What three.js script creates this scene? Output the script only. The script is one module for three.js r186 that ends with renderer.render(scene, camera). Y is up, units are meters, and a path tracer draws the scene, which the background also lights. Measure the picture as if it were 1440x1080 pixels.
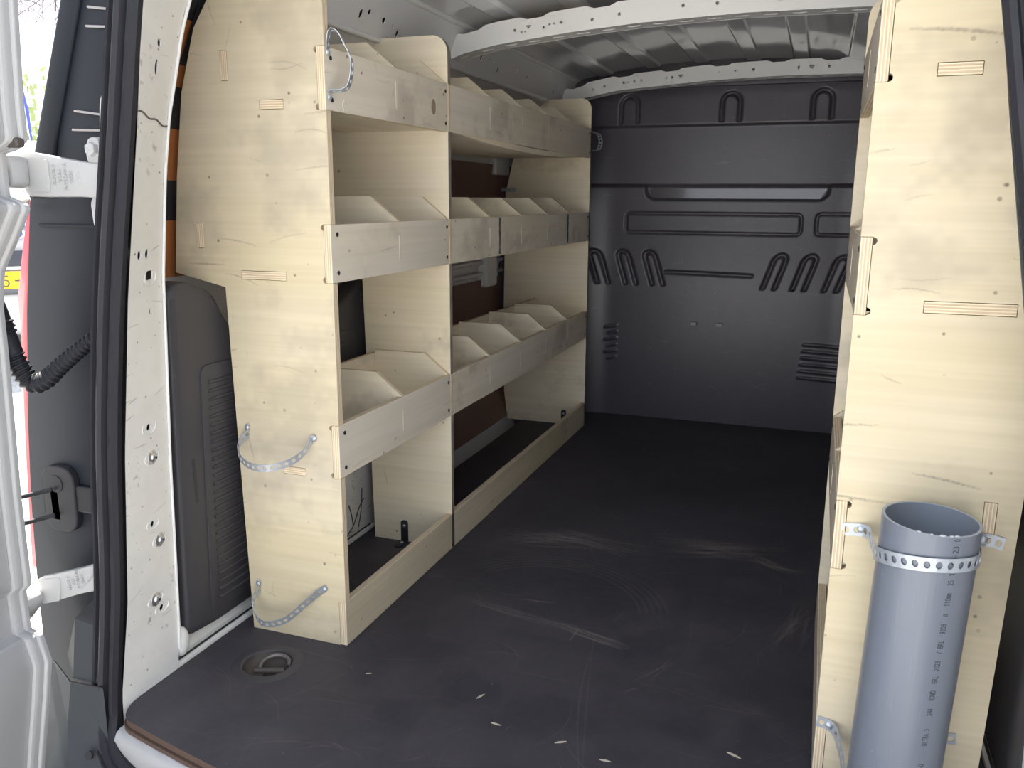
import * as THREE from 'three';
import { RoundedBoxGeometry } from 'three/addons/geometries/RoundedBoxGeometry.js';
import { mergeGeometries, toCreasedNormals } from 'three/addons/utils/BufferGeometryUtils.js';

// ------------------------------------------------------------------ camera, sky, sun, exposure
const scene = new THREE.Scene();
const camera = new THREE.PerspectiveCamera(48.9, 4 / 3, 0.02, 300);
const eye = new THREE.Vector3(0.307, 0.69, 0);
camera.position.copy(eye);
camera.up.set(-0.07785, 0.97685, -0.19928);
camera.lookAt(eye.clone().add(new THREE.Vector3(-0.33132, -0.21387, -0.91896)));
const renderer = new THREE.WebGLRenderer({ antialias: true });
renderer.toneMapping = THREE.LinearToneMapping;
renderer.toneMappingExposure = 2.25;
renderer.shadowMap.enabled = true;
{ // bright, slightly hazy spring sky, brighter towards the horizon
  const w = 64, h = 32, d = new Float32Array(w * h * 4);
  for (let y = 0; y < h; y++) for (let x = 0; x < w; x++) {
    const e = Math.max(0, (y + 0.5) / h * 2 - 1), k = Math.pow(1 - e, 1.6), i = (y * w + x) * 4;
    d[i] = 0.58 + 0.40 * k; d[i + 1] = 0.67 + 0.35 * k; d[i + 2] = 0.85 + 0.24 * k; d[i + 3] = 1;
  }
  const t = new THREE.DataTexture(d, w, h, THREE.RGBAFormat, THREE.FloatType);
  t.mapping = THREE.EquirectangularReflectionMapping; t.magFilter = THREE.LinearFilter; t.needsUpdate = true;
  scene.background = t; scene.environment = t;
}
const sun = new THREE.DirectionalLight(0xfffaf0, 10.0);
sun.position.set(-3.2, 6, -3.4); sun.target.position.set(0, 0, -1);
sun.castShadow = true; sun.shadow.mapSize.set(2048, 2048);
Object.assign(sun.shadow.camera, { left: -9, right: 9, top: 9, bottom: -9, near: 0.1, far: 40 });
scene.add(sun, sun.target);

// ------------------------------------------------------------------ helpers
let seed = 7;
const rnd = () => { seed = (seed * 1664525 + 1013904223) >>> 0; return seed / 4294967296; };
const rr = (a, b) => a + (b - a) * rnd();
const clamp = THREE.MathUtils.clamp, sst = THREE.MathUtils.smoothstep, lerp = THREE.MathUtils.lerp;
const V = (x, y, z) => new THREE.Vector3(x, y, z);
const interp = (x, xs, ys) => { if (x <= xs[0]) return ys[0]; for (let i = 1; i < xs.length; i++) if (x <= xs[i]) return lerp(ys[i - 1], ys[i], (x - xs[i - 1]) / (xs[i] - xs[i - 1])); return ys[ys.length - 1]; };
const used = {};
const numbered = (n) => { used[n] = (used[n] ?? -1) + 1; return used[n] ? n + '_' + String(used[n]).padStart(3, '0') : n; };
const shade = (o) => { o.castShadow = o.receiveShadow = true; return o; };
function mesh(name, geo, mat, parent = scene) {
  const m = shade(new THREE.Mesh(geo, mat)); m.name = parent === scene ? numbered(name) : name; parent.add(m); return m;
}
function thing(name, label, category, group) {
  const o = new THREE.Group(); o.name = numbered(name); o.userData = { label, category }; if (group) o.userData.group = group; scene.add(o); return o;
}
function tag(o, label, category, group) { Object.assign(o.userData, { label, category }); if (group) o.userData.group = group; return o; }
function struct(name) { const o = new THREE.Group(); o.name = name; o.userData.kind = 'structure'; scene.add(o); return o; }
// planar uv in metres picked by the dominant normal; thin axis faces become group 0, the others group 1
function uvBox(g, thin = -1, thick = 0.012) {
  g = g.index ? g.toNonIndexed() : g;
  const p = g.attributes.position, n = p.count, uv = new Float32Array(n * 2), ou = rnd() * 3, ov = rnd() * 3, tris = [[], []];
  const a = V(), b = V(), c = V(), nn = V();
  let lo = Infinity;
  if (thin >= 0) for (let i = 0; i < n; i++) lo = Math.min(lo, p.getComponent(i, thin));
  for (let i = 0; i < n; i += 3) {
    a.fromBufferAttribute(p, i); b.fromBufferAttribute(p, i + 1); c.fromBufferAttribute(p, i + 2);
    nn.subVectors(b, a).cross(c.clone().sub(a)).normalize();
    const q = [Math.abs(nn.x), Math.abs(nn.y), Math.abs(nn.z)], ax = q.indexOf(Math.max(...q)), edge = thin >= 0 && ax !== thin;
    for (let k = i; k < i + 3; k++) {
      const v = [p.getX(k), p.getY(k), p.getZ(k)];
      if (edge) { const o = 3 - ax - thin; uv[k * 2] = v[o]; uv[k * 2 + 1] = (v[thin] - lo) / thick; }
      else { const [s, t] = ax === 0 ? [2, 1] : ax === 1 ? [2, 0] : [0, 1]; uv[k * 2] = v[s] + ou; uv[k * 2 + 1] = v[t] + ov; }
    }
    tris[edge ? 1 : 0].push(i);
  }
  const out = new THREE.BufferGeometry(), order = [...tris[0], ...tris[1]];
  for (const [name, src, size] of [['position', p.array, 3], ['normal', g.attributes.normal.array, 3], ['uv', uv, 2]]) {
    const d = new Float32Array(n * size);
    order.forEach((t, j) => { for (let k = 0; k < 3 * size; k++) d[j * 3 * size + k] = src[t * size + k]; });
    out.setAttribute(name, new THREE.BufferAttribute(d, size));
  }
  if (thin >= 0) { out.addGroup(0, tris[0].length * 3, 0); out.addGroup(tris[0].length * 3, tris[1].length * 3, 1); }
  return out;
}
const box = (w, h, d, x = 0, y = 0, z = 0, r = 0.0008) => new RoundedBoxGeometry(w, h, d, 2, Math.min(r, w / 2.2, h / 2.2, d / 2.2)).translate(x, y, z);
const span = (x0, x1, y0, y1, z0, z1, r) => box(Math.abs(x1 - x0), Math.abs(y1 - y0), Math.abs(z1 - z0), (x0 + x1) / 2, (y0 + y1) / 2, (z0 + z1) / 2, r);
const poly = (pts) => new THREE.Shape(pts.map(([x, y]) => new THREE.Vector2(x, y)));
function roundedPoly(pts, r) { // corners rounded by r (number or per-corner)
  const s = new THREE.Shape(), n = pts.length;
  for (let i = 0; i < n; i++) {
    const p = new THREE.Vector2(...pts[i]), a = new THREE.Vector2(...pts[(i + n - 1) % n]), b = new THREE.Vector2(...pts[(i + 1) % n]);
    const ri = Math.min(Array.isArray(r) ? r[i] : r, p.distanceTo(a) * 0.45, p.distanceTo(b) * 0.45);
    const s0 = p.clone().add(a.sub(p).setLength(ri)), s1 = p.clone().add(b.sub(p).setLength(ri));
    i ? s.lineTo(s0.x, s0.y) : s.moveTo(s0.x, s0.y); s.quadraticCurveTo(p.x, p.y, s1.x, s1.y);
  }
  s.closePath(); return s;
}
const hole = (x, y, rx, ry = rx) => { const p = new THREE.Path(); p.absellipse(x, y, rx, ry, 0, Math.PI * 2, true); return p; };
const rectHole = (x0, x1, y0, y1) => { const p = new THREE.Path(); p.moveTo(x0, y0); p.lineTo(x0, y1); p.lineTo(x1, y1); p.lineTo(x1, y0); p.closePath(); return p; };
// extruded along +z from z0, total thickness t
function ext(shape, t, z0 = 0, bevel = 0, curve = 10) {
  const g = new THREE.ExtrudeGeometry(shape, { depth: t - 2 * bevel, bevelEnabled: bevel > 0, bevelThickness: bevel, bevelSize: bevel, bevelOffset: -bevel, bevelSegments: bevel > 0.004 ? 4 : 2, curveSegments: curve });
  g.translate(0, 0, z0 + bevel); return bevel ? toCreasedNormals(g, 0.6) : g;
}
// shape drawn in (a, b) = (-z, y) and extruded along x: from x0 outwards in +x by t
const extX = (shape, t, x0, bevel) => ext(shape, t, 0, bevel).rotateY(Math.PI / 2).translate(x0, 0, 0);
// shape drawn in (x, -z), extruded upward from y0
const extY = (shape, t, y0, bevel) => ext(shape, t, 0, bevel).rotateX(-Math.PI / 2).translate(0, y0, 0);
function grid(nu, nv, f, uvScale) {
  const pos = [], uv = [], idx = [];
  for (let j = 0; j <= nv; j++) for (let i = 0; i <= nu; i++) {
    const p = f(i / nu, j / nv); pos.push(p[0], p[1], p[2]); uv.push(...(uvScale ? uvScale(p, i / nu, j / nv) : [i / nu, j / nv]));
  }
  const w = nu + 1;
  for (let j = 0; j < nv; j++) for (let i = 0; i < nu; i++) { const a = j * w + i; idx.push(a, a + 1, a + w + 1, a, a + w + 1, a + w); }
  const g = new THREE.BufferGeometry();
  g.setAttribute('position', new THREE.Float32BufferAttribute(pos, 3)); g.setAttribute('uv', new THREE.Float32BufferAttribute(uv, 2)); g.setIndex(idx); g.computeVertexNormals(); return g;
}
function tube(pts, r, seg = 60, rad = 10, closed = false) { return new THREE.TubeGeometry(new THREE.CatmullRomCurve3(pts, closed, 'centripetal'), seg, r, rad, closed); }
// rigid profile [u, v] swept along pts; u runs along U(i), v along W
function sweep(pts, profile, U, W) {
  const pos = [], idx = [], n = profile.length;
  pts.forEach((p, i) => { for (const [a, b] of profile) pos.push(p.x + U[i].x * a + W.x * b, p.y + U[i].y * a + W.y * b, p.z + U[i].z * a + W.z * b); });
  for (let i = 0; i + 1 < pts.length; i++) for (let k = 0; k < n; k++) { const a = i * n + k, b = i * n + (k + 1) % n; idx.push(a, b, b + n, a, b + n, a + n); }
  const g = new THREE.BufferGeometry(); g.setAttribute('position', new THREE.Float32BufferAttribute(pos, 3)); g.setIndex(idx);
  g.setAttribute('uv', new THREE.Float32BufferAttribute(new Float32Array(pos.length / 3 * 2), 2)); g.computeVertexNormals();
  return toCreasedNormals(g, 0.7);
}
// metal band with a row of holes: path pts, band width along wdir(t)
function band(pts, wdir, width, pitch, hs, ht, th = 0.0009, tension = 'centripetal') {
  const c = new THREE.CatmullRomCurve3(pts, false, tension); c.arcLengthDivisions = 600;
  const L = c.getLength(), n = Math.max(1, Math.floor(L / pitch)), p = L / n, pos = [], idx = [], K = 16;
  const frame = (s) => {
    const u = clamp(s / L, 0, 1), P = c.getPointAt(u), T = c.getTangentAt(u), W = (typeof wdir === 'function' ? wdir(u) : wdir.clone());
    W.addScaledVector(T, -W.dot(T)).normalize(); return [P, W, T.clone().cross(W).normalize()];
  };
  const put = (s, t, o) => { const [P, W, N] = frame(s); pos.push(P.x + W.x * t + N.x * o, P.y + W.y * t + N.y * o, P.z + W.z * t + N.z * o); return pos.length / 3 - 1; };
  for (let i = 0; i < n; i++) {
    const s0 = (i + 0.5) * p, out = [], inn = [];
    for (let k = 0; k < K; k++) {
      const a = (k + 0.5) / K * Math.PI * 2, cx = Math.cos(a), sy = Math.sin(a), m = Math.max(Math.abs(cx), Math.abs(sy));
      let ox = cx / m, oy = sy / m;
      if (Math.abs(Math.abs(ox) - Math.abs(oy)) < 0.6) { ox = Math.sign(ox); oy = Math.sign(oy); }
      const so = s0 + ox * p / 2, to = oy * width / 2, si = s0 + cx * hs, ti = sy * ht;
      out.push([put(so, to, th / 2), put(so, to, -th / 2)]); inn.push([put(si, ti, th / 2), put(si, ti, -th / 2)]);
    }
    for (let k = 0; k < K; k++) {
      const q = (k + 1) % K;
      const quad = (a, b, c2, d) => idx.push(a, b, c2, a, c2, d);
      quad(inn[k][0], out[k][0], out[q][0], inn[q][0]); quad(inn[k][1], inn[q][1], out[q][1], out[k][1]);
      quad(inn[k][0], inn[q][0], inn[q][1], inn[k][1]); quad(out[k][0], out[k][1], out[q][1], out[q][0]);
    }
  }
  const g = new THREE.BufferGeometry(); g.setAttribute('position', new THREE.Float32BufferAttribute(pos, 3)); g.setIndex(idx);
  g.setAttribute('uv', new THREE.Float32BufferAttribute(new Float32Array(pos.length / 3 * 2), 2)); g.computeVertexNormals(); return toCreasedNormals(g, 0.5);
}

// ------------------------------------------------------------------ procedural textures
function lattice(size, fx, fy) { // tiling value noise, size x size
  const L = new Float32Array(fx * fy), out = new Float32Array(size * size);
  for (let i = 0; i < L.length; i++) L[i] = rnd();
  for (let y = 0; y < size; y++) {
    const gy = y / size * fy, y0 = Math.floor(gy), ty = gy - y0, sy = ty * ty * (3 - 2 * ty), r0 = y0 % fy * fx, r1 = (y0 + 1) % fy * fx;
    for (let x = 0; x < size; x++) {
      const gx = x / size * fx, x0 = Math.floor(gx), tx = gx - x0, sx = tx * tx * (3 - 2 * tx), x1 = (x0 + 1) % fx, xa = x0 % fx;
      out[y * size + x] = lerp(lerp(L[r0 + xa], L[r0 + x1], sx), lerp(L[r1 + xa], L[r1 + x1], sx), sy) - 0.5;
    }
  }
  return out;
}
function fbm(size, list) { const o = new Float32Array(size * size); for (const [fx, fy, a] of list) { const n = lattice(size, fx, fy); for (let i = 0; i < o.length; i++) o[i] += n[i] * a; } return o; }
class Paint {
  constructor(size, rgb) { this.s = size; this.d = new Float32Array(size * size * 3); for (let i = 0; i < size * size; i++) this.d.set(rgb, i * 3); }
  each(f) { for (let i = 0; i < this.s * this.s; i++) f(i, this.d); return this; }
  dot(x, y, r, rgb, a) {
    const s = this.s, R = Math.ceil(r) + 1;
    for (let v = -R; v <= R; v++) for (let u = -R; u <= R; u++) {
      const k = a * clamp(r + 0.5 - Math.hypot(u, v), 0, 1); if (k <= 0) continue;
      const i = (((Math.floor(y) + v) % s + s) % s * s + ((Math.floor(x) + u) % s + s) % s) * 3;
      for (let c = 0; c < 3; c++) this.d[i + c] = lerp(this.d[i + c], rgb[c], k);
    }
  }
  line(x0, y0, x1, y1, r, rgb, a, bend = 0) {
    const n = Math.ceil(Math.hypot(x1 - x0, y1 - y0) / Math.max(0.7, r));
    for (let i = 0; i <= n; i++) { const t = i / n, b = Math.sin(t * Math.PI) * bend; this.dot(x0 + (x1 - x0) * t + (y1 - y0) * b, y0 + (y1 - y0) * t - (x1 - x0) * b, r * (0.5 + 0.5 * Math.sin(t * Math.PI)), rgb, a * (0.4 + 0.6 * rnd())); }
  }
  tex(rx = 1, ry = rx) {
    const n = this.s * this.s, o = new Uint8Array(n * 4);
    for (let i = 0; i < n; i++) { for (let c = 0; c < 3; c++) o[i * 4 + c] = clamp(this.d[i * 3 + c], 0, 255); o[i * 4 + 3] = 255; }
    const t = new THREE.DataTexture(o, this.s, this.s); t.colorSpace = THREE.SRGBColorSpace; t.wrapS = t.wrapT = THREE.RepeatWrapping; t.magFilter = THREE.LinearFilter; t.repeat.set(rx, ry); t.needsUpdate = true; return t;
  }
}
function plyTexture(base, grime, marks, scr) {
  const S = 1024, p = new Paint(S, base), grain = fbm(S, [[5, 180, 9], [3, 60, 7], [9, 400, 6]]), blot = fbm(S, [[4, 5, 14], [9, 12, 9]]), dirt = fbm(S, [[5, 6, 1], [11, 14, 0.7], [30, 34, 0.45], [90, 100, 0.25]]), warm = fbm(S, [[3, 9, 10], [2, 30, 5]]);
  p.each((i, d) => {
    const g = grain[i] * 0.8 + blot[i] * 0.55, k = clamp((dirt[i] + grime - 0.55) * 0.75, 0, 0.34);
    d[i * 3] = lerp(d[i * 3] + g + warm[i] * 0.2, 154, k); d[i * 3 + 1] = lerp(d[i * 3 + 1] + g, 145, k); d[i * 3 + 2] = lerp(d[i * 3 + 2] + g * 1.1 - warm[i] * 0.8, 131, k);
  });
  for (let i = 0; i < marks; i++) p.dot(rnd() * S, rnd() * S, rr(0.6, 2.6), [95, 82, 70], rr(0.2, 0.7));
  for (let i = 0; i < scr; i++) { const x = rnd() * S, y = rnd() * S, a = rr(-0.35, 0.35) + (rnd() < 0.25 ? 1.5 : 0), l = rr(8, 70); p.line(x, y, x + Math.cos(a) * l, y + Math.sin(a) * l, rr(0.5, 1.2), [110, 98, 88], rr(0.08, 0.3), rr(-0.1, 0.1)); }
  return p;
}
const std = (o) => new THREE.MeshStandardMaterial(o), phys = (o) => new THREE.MeshPhysicalMaterial(o);
const rgb = (r, g, b) => new THREE.Color().setRGB(r, g, b);
const plyClean = plyTexture([241, 229, 203], 0.12, 40, 8), plyWornDimmed = plyTexture([212, 199, 170], 0.44, 150, 75), plyRail = plyTexture([228, 218, 199], 0.47, 150, 120);  // worn sheet: real grime, base also darkened against the strong light near the opening
{ // a few long scuffs and one dark knot on the worn sheet
  for (let i = 0; i < 14; i++) { const x = rnd() * 1024, y = rnd() * 1024; plyWornDimmed.line(x, y, x + rr(60, 170), y + rr(-14, 14), rr(0.8, 2.2), [120, 108, 98], 0.3, rr(-0.05, 0.05)); }
}
const edgePaint = (() => {
  const S = 64, p = new Paint(S, [214, 190, 160]), n = lattice(S, 16, 64);
  p.each((i, d) => { const y = Math.floor(i / S), k = Math.floor(y / S * 7) % 2, f = (y / S * 7) % 1, l = f < 0.12 ? -26 : 0, c = k ? [206, 184, 156] : [232, 216, 186]; for (let q = 0; q < 3; q++) d[i * 3 + q] = c[q] + n[i] * 30 + l; });
  return p;
})();
const edgeOld = (() => {
  const S = 64, p = new Paint(S, [150, 142, 132]), n = fbm(S, [[12, 64, 40], [6, 6, 36]]);
  p.each((i, d) => { const y = Math.floor(i / S), k = Math.floor(y / S * 7) % 2, f = (y / S * 7) % 1, l = f < 0.14 ? -26 : 0, c = k ? [122, 114, 108] : [164, 154, 142]; for (let q = 0; q < 3; q++) d[i * 3 + q] = c[q] + n[i] + l; });
  return p;
})();
const floorPaint = (() => {
  const S = 2048, p = new Paint(S, [60, 58, 65]), n = fbm(S, [[6, 6, 12], [16, 14, 10], [50, 50, 6], [260, 260, 5]]), w = fbm(S, [[7, 8, 1], [18, 20, 0.6], [60, 50, 0.4]]);
  p.each((i, d) => { const k = clamp((w[i] - 0.18) * 0.6, 0, 0.11); for (let c = 0; c < 3; c++) d[i * 3 + c] = lerp(d[i * 3 + c] + n[i], [128, 120, 112][c], k); });
  for (let i = 0; i < 900; i++) { const x = rnd() * S, y = rnd() * S, a = rnd() < 0.6 ? rr(-0.35, 0.35) : rr(0, 3.1), l = rr(15, 150); p.line(x, y, x + Math.cos(a) * l, y + Math.sin(a) * l, rr(0.5, 1.1), [150, 142, 132], rr(0.05, 0.24), rr(-0.15, 0.15)); }
  for (let i = 0; i < 260; i++) p.dot(rnd() * S, rnd() * S, rr(0.6, 1.6), [168, 160, 150], rr(0.15, 0.5));
  const m = (x, z) => [(x + 1) / 2 * S, (-z - 0.7) / 2 * S]; // floor metres -> texel
  const scuff = (x0, z0, x1, z1, count, spread, a, r = 1) => { for (let i = 0; i < count; i++) { const [ax, ay] = m(x0 + rr(-spread, spread), z0 + rr(-spread, spread)), [bx, by] = m(x1 + rr(-spread, spread), z1 + rr(-spread, spread)); p.line(ax, ay, bx, by, r * rr(0.5, 1.1), [166, 154, 142], a * rr(0.4, 1), rr(-0.06, 0.06)); } };
  scuff(-0.225, -1.262, -0.05, -1.234, 14, 0.010, 0.2); scuff(-0.05, -1.236, 0.068, -1.203, 16, 0.009, 0.3); scuff(-0.14, -1.303, -0.08, -1.309, 4, 0.004, 0.4); scuff(-0.024, -1.19, -0.018, -1.235, 2, 0.002, 0.5);
  scuff(-0.28, -1.56, -0.09, -1.6, 30, 0.045, 0.16, 3); scuff(-0.2, -1.62, 0.02, -1.57, 22, 0.04, 0.16, 2.5); scuff(0.07, -1.62, 0.25, -1.66, 44, 0.05, 0.2, 2.5); scuff(0.22, -1.63, 0.30, -1.585, 12, 0.02, 0.34, 1.5); scuff(0.26, -1.6, 0.337, -1.597, 6, 0.01, 0.3);
  scuff(0.014, -1.207, 0.088, -0.86, 2, 0.002, 0.32); scuff(0.107, -1.116, 0.15, -1.185, 4, 0.012, 0.3); scuff(0.088, -1.076, 0.11, -1.1, 2, 0.004, 0.5); scuff(0.30, -1.3, 0.34, -1.45, 20, 0.03, 0.10, 3);
  for (let k = 0; k < 5; k++) { const R = 0.17 + k * 0.012; for (let t = 0.25; t < 2.5; t += 0.004) { const [x, y] = m(-0.1 + R * Math.cos(t), -1.28 - R * Math.sin(t)); p.dot(x, y, 2.4, [140, 132, 124], 0.035); } }
  return p;
})();
const liftedPaintChips = (() => {
  const S = 1024, p = new Paint(S, [238, 237, 234]), n = fbm(S, [[5, 5, 8], [20, 24, 6], [70, 70, 4]]), w = fbm(S, [[10, 12, 1], [40, 40, 0.8], [140, 140, 0.6]]);  // base lifted so the shaded pillar reads bright; chips and rust are wear
  p.each((i, d) => { const k = clamp((w[i] - 0.55) * 1.6, 0, 0.5); for (let c = 0; c < 3; c++) d[i * 3 + c] = lerp(d[i * 3 + c] + n[i], [120, 112, 104][c], k); });
  for (let i = 0; i < 300; i++) p.dot(rnd() * S, rnd() * S, rr(0.6, 2.4), rnd() < 0.3 ? [128, 92, 70] : [70, 66, 64], rr(0.2, 0.8));
  for (let i = 0; i < 90; i++) { const x = rnd() * S, y = rnd() * S, l = rr(6, 45), a = rr(-0.4, 0.4); p.line(x, y, x + Math.cos(a) * l, y + Math.sin(a) * l, rr(0.5, 1.4), [110, 106, 102], rr(0.15, 0.6)); }
  return p;
})();
const darkPaint = (() => {
  const S = 1024, p = new Paint(S, [73, 70, 80]), n = fbm(S, [[5, 4, 6], [30, 14, 4], [200, 200, 4]]);
  p.each((i, d) => { for (let c = 0; c < 3; c++) d[i * 3 + c] += n[i]; });
  for (let i = 0; i < 130; i++) { const x = rnd() * S, y = rnd() * S, l = rr(5, 60), a = rr(-0.3, 0.3); p.line(x, y, x + Math.cos(a) * l, y + Math.sin(a) * l, rr(0.5, 1.3), [150, 146, 146], rr(0.06, 0.35)); }
  for (let i = 0; i < 40; i++) p.dot(rnd() * S, rnd() * S, rr(0.7, 1.6), [190, 186, 184], rr(0.2, 0.6));
  return p;
})();
const litBoardBrown = (() => { const S = 512, p = new Paint(S, [186, 118, 66]), n = fbm(S, [[40, 6, 16], [160, 10, 14], [8, 8, 14]]); return p.each((i, d) => { for (let c = 0; c < 3; c++) d[i * 3 + c] += n[i]; }); })();
const shadedBoardBrown = (() => { const S = 512, p = new Paint(S, [138, 110, 100]), n = fbm(S, [[6, 6, 10], [60, 60, 8]]); return p.each((i, d) => { for (let c = 0; c < 3; c++) d[i * 3 + c] += n[i]; }); })();
const asphalt = (() => { const S = 512, p = new Paint(S, [184, 182, 179]), n = fbm(S, [[8, 8, 18], [90, 90, 26], [256, 256, 34]]); return p.each((i, d) => { for (let c = 0; c < 3; c++) d[i * 3 + c] += n[i]; }); })();

const edgeT = edgePaint.tex(6, 1), edgeOldT = edgeOld.tex(6, 1);
const M = {
  ply: std({ name: 'plywood', map: plyClean.tex(), roughness: 0.62 }), plyWornDimmed: std({ name: 'worn dimmed plywood', map: plyWornDimmed.tex(), roughness: 0.66 }),
  edge: std({ name: 'plywood edge', map: edgeT, roughness: 0.75 }), edgeOld: std({ name: 'grey plywood edge', map: edgeOldT, roughness: 0.8 }),
  floor: std({ name: 'film faced floor', map: floorPaint.tex(0.5), roughness: 0.62 }), floorEdge: std({ name: 'floor edge', color: rgb(0.09, 0.055, 0.04), roughness: 0.8 }),
  white: phys({ name: 'dimmed white paint', color: rgb(0.44, 0.44, 0.44), roughness: 0.35, clearcoat: 0.4, clearcoatRoughness: 0.15 }),  // one body white: dimmed here against outdoor light, lifted in the pillar copy
  chips: phys({ name: 'lifted chipped white paint', map: liftedPaintChips.tex(1.6), roughness: 0.4, clearcoat: 0.25, clearcoatRoughness: 0.25 }),
  steel: std({ name: 'grey painted steel', color: rgb(0.80, 0.80, 0.81), roughness: 0.36 }),
  roof: phys({ name: 'roof paint', color: rgb(0.76, 0.765, 0.78), roughness: 0.16, clearcoat: 0.9, clearcoatRoughness: 0.05 }),
  bow: phys({ name: 'bow paint', color: rgb(0.88, 0.88, 0.87), roughness: 0.35, clearcoat: 0.3 }),
  bulk: phys({ name: 'dark bulkhead plastic', map: darkPaint.tex(1), roughness: 0.42, clearcoat: 0.4, clearcoatRoughness: 0.25 }),
  black: std({ name: 'black plastic', color: rgb(0.032, 0.032, 0.036), roughness: 0.55 }), trim: std({ name: 'charcoal trim', color: rgb(0.05, 0.048, 0.055), roughness: 0.5 }),
  jamb: phys({ name: 'black paint', color: rgb(0.016, 0.019, 0.026), roughness: 0.5, specularIntensity: 0.35 }),
  rubber: phys({ name: 'rubber', color: rgb(0.022, 0.022, 0.027), roughness: 0.5, specularIntensity: 0.5 }), bumper: phys({ name: 'grey bumper plastic', color: rgb(0.06, 0.066, 0.072), roughness: 0.65, specularIntensity: 0.3 }),
  galv: std({ name: 'galvanised steel', color: rgb(0.52, 0.56, 0.62), metalness: 0.55, roughness: 0.42 }), screw: std({ name: 'dark screw', color: rgb(0.05, 0.05, 0.06), metalness: 0.5, roughness: 0.5 }),
  bright: std({ name: 'bright bolt', color: rgb(0.7, 0.7, 0.72), metalness: 0.9, roughness: 0.28 }), rust: std({ name: 'rusty steel', color: rgb(0.10, 0.085, 0.078), metalness: 0.4, roughness: 0.65 }),
  strip: std({ name: 'lit hardboard tint', map: litBoardBrown.tex(2), roughness: 0.6 }), board: std({ name: 'shaded hardboard tint', map: shadedBoardBrown.tex(2), roughness: 0.6 }),  // same lining board twice: orange copy tinted as lit, brown as shaded
  red: phys({ name: 'red lens', color: rgb(0.55, 0.012, 0.03), roughness: 0.18, clearcoat: 1 }), ground: std({ name: 'paving', map: asphalt.tex(0.9), roughness: 0.95 }),
  plate: null, chip: std({ name: 'wood chip', color: rgb(0.52, 0.46, 0.36), roughness: 0.8 }), glass: phys({ name: 'blue tinted window', color: rgb(0.45, 0.55, 0.68), roughness: 0.08, clearcoat: 1 }),
  bark: std({ name: 'bark', color: rgb(0.16, 0.13, 0.14), roughness: 0.9 }), leaf: std({ name: 'leaf', color: rgb(0.3, 0.36, 0.16), roughness: 0.9, side: THREE.DoubleSide }), blue: std({ name: 'blue cloth', color: rgb(0.07, 0.09, 0.42), roughness: 0.7 }),
};
M.tenon = std({ name: 'pale tenon', color: rgb(0.74, 0.68, 0.56), roughness: 0.7 });
M.plyRail = std({ name: 'grimy plywood', map: plyRail.tex(), roughness: 0.7 });
const PLY = [M.ply, M.edge], RAIL = [M.plyRail, M.edge], DIRTY = [std({ name: 'dirty plywood', map: M.plyRail.map, color: rgb(0.52, 0.5, 0.48), roughness: 0.75 }), M.edge], WORNDIM = [M.plyWornDimmed, M.edge], WORNDIMOLD = [M.plyWornDimmed, M.edgeOld];

// ------------------------------------------------------------------ the setting: floor
{
  const s = new THREE.Shape(), edge = (x) => -0.70 - 0.079 * Math.pow(Math.abs(x) / 0.518, 1.6);
  s.moveTo(-0.55, 2.72); s.lineTo(-0.55, 0.84); s.quadraticCurveTo(-0.55, 0.795, -0.525, 0.782);
  for (let x = -0.518; x <= 0.519; x += 0.037) s.lineTo(x, -edge(x));
  s.quadraticCurveTo(0.55, 0.795, 0.55, 0.84); s.lineTo(0.55, 2.72); s.closePath();
  s.holes.push(hole(-0.432, 0.966, 0.038, 0.036));
  const F = struct('floor');
  const plate = (t, y) => { const g = ext(s, t, 0, 0, 24); g.rotateX(-Math.PI / 2).translate(0, y, 0); return g; };
  const top = plate(0.0095, -0.0095), p = top.attributes.position, uv = top.attributes.uv;
  for (let i = 0; i < p.count; i++) uv.setXY(i, (p.getX(i) + 1), (-p.getZ(i) - 0.7));
  mesh('floor_board', top, [M.floor, M.floorEdge], F);
  mesh('floor_ply_edge', ext(s, 0.006, 0, 0, 24).rotateX(-Math.PI / 2).translate(0, -0.0165, 0.0035), M.floorEdge, F);
  mesh('floor_pan', span(-0.69, 0.69, -0.06, -0.05, -0.82, -2.75), M.steel, F);
  // painted sill under the board
  const pts = [], U = []; for (let x = -0.54; x <= 0.541; x += 0.02) { pts.push(V(x, -0.017, edge(x) - 0.006)); U.push(V(0, 0, 1)); }
  mesh('door_sill', sweep(pts, [[-0.06, 0], [0.008, 0], [0.015, -0.003], [0.019, -0.010], [0.020, -0.020], [0.019, -0.09], [-0.06, -0.09]], U, V(0, 1, 0)), M.white, F);
}
const jambEdge = [[1.12, -0.46], [1.02, -0.525], [0.917, -0.56], [0.747, -0.627], [0.682, -0.653], [0.54, -0.68], [0.382, -0.703], [0.277, -0.714], [0.164, -0.721], [0.051, -0.724], [-0.2, -0.724]]; // outer border of the rear body corner, [y, x]
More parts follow.
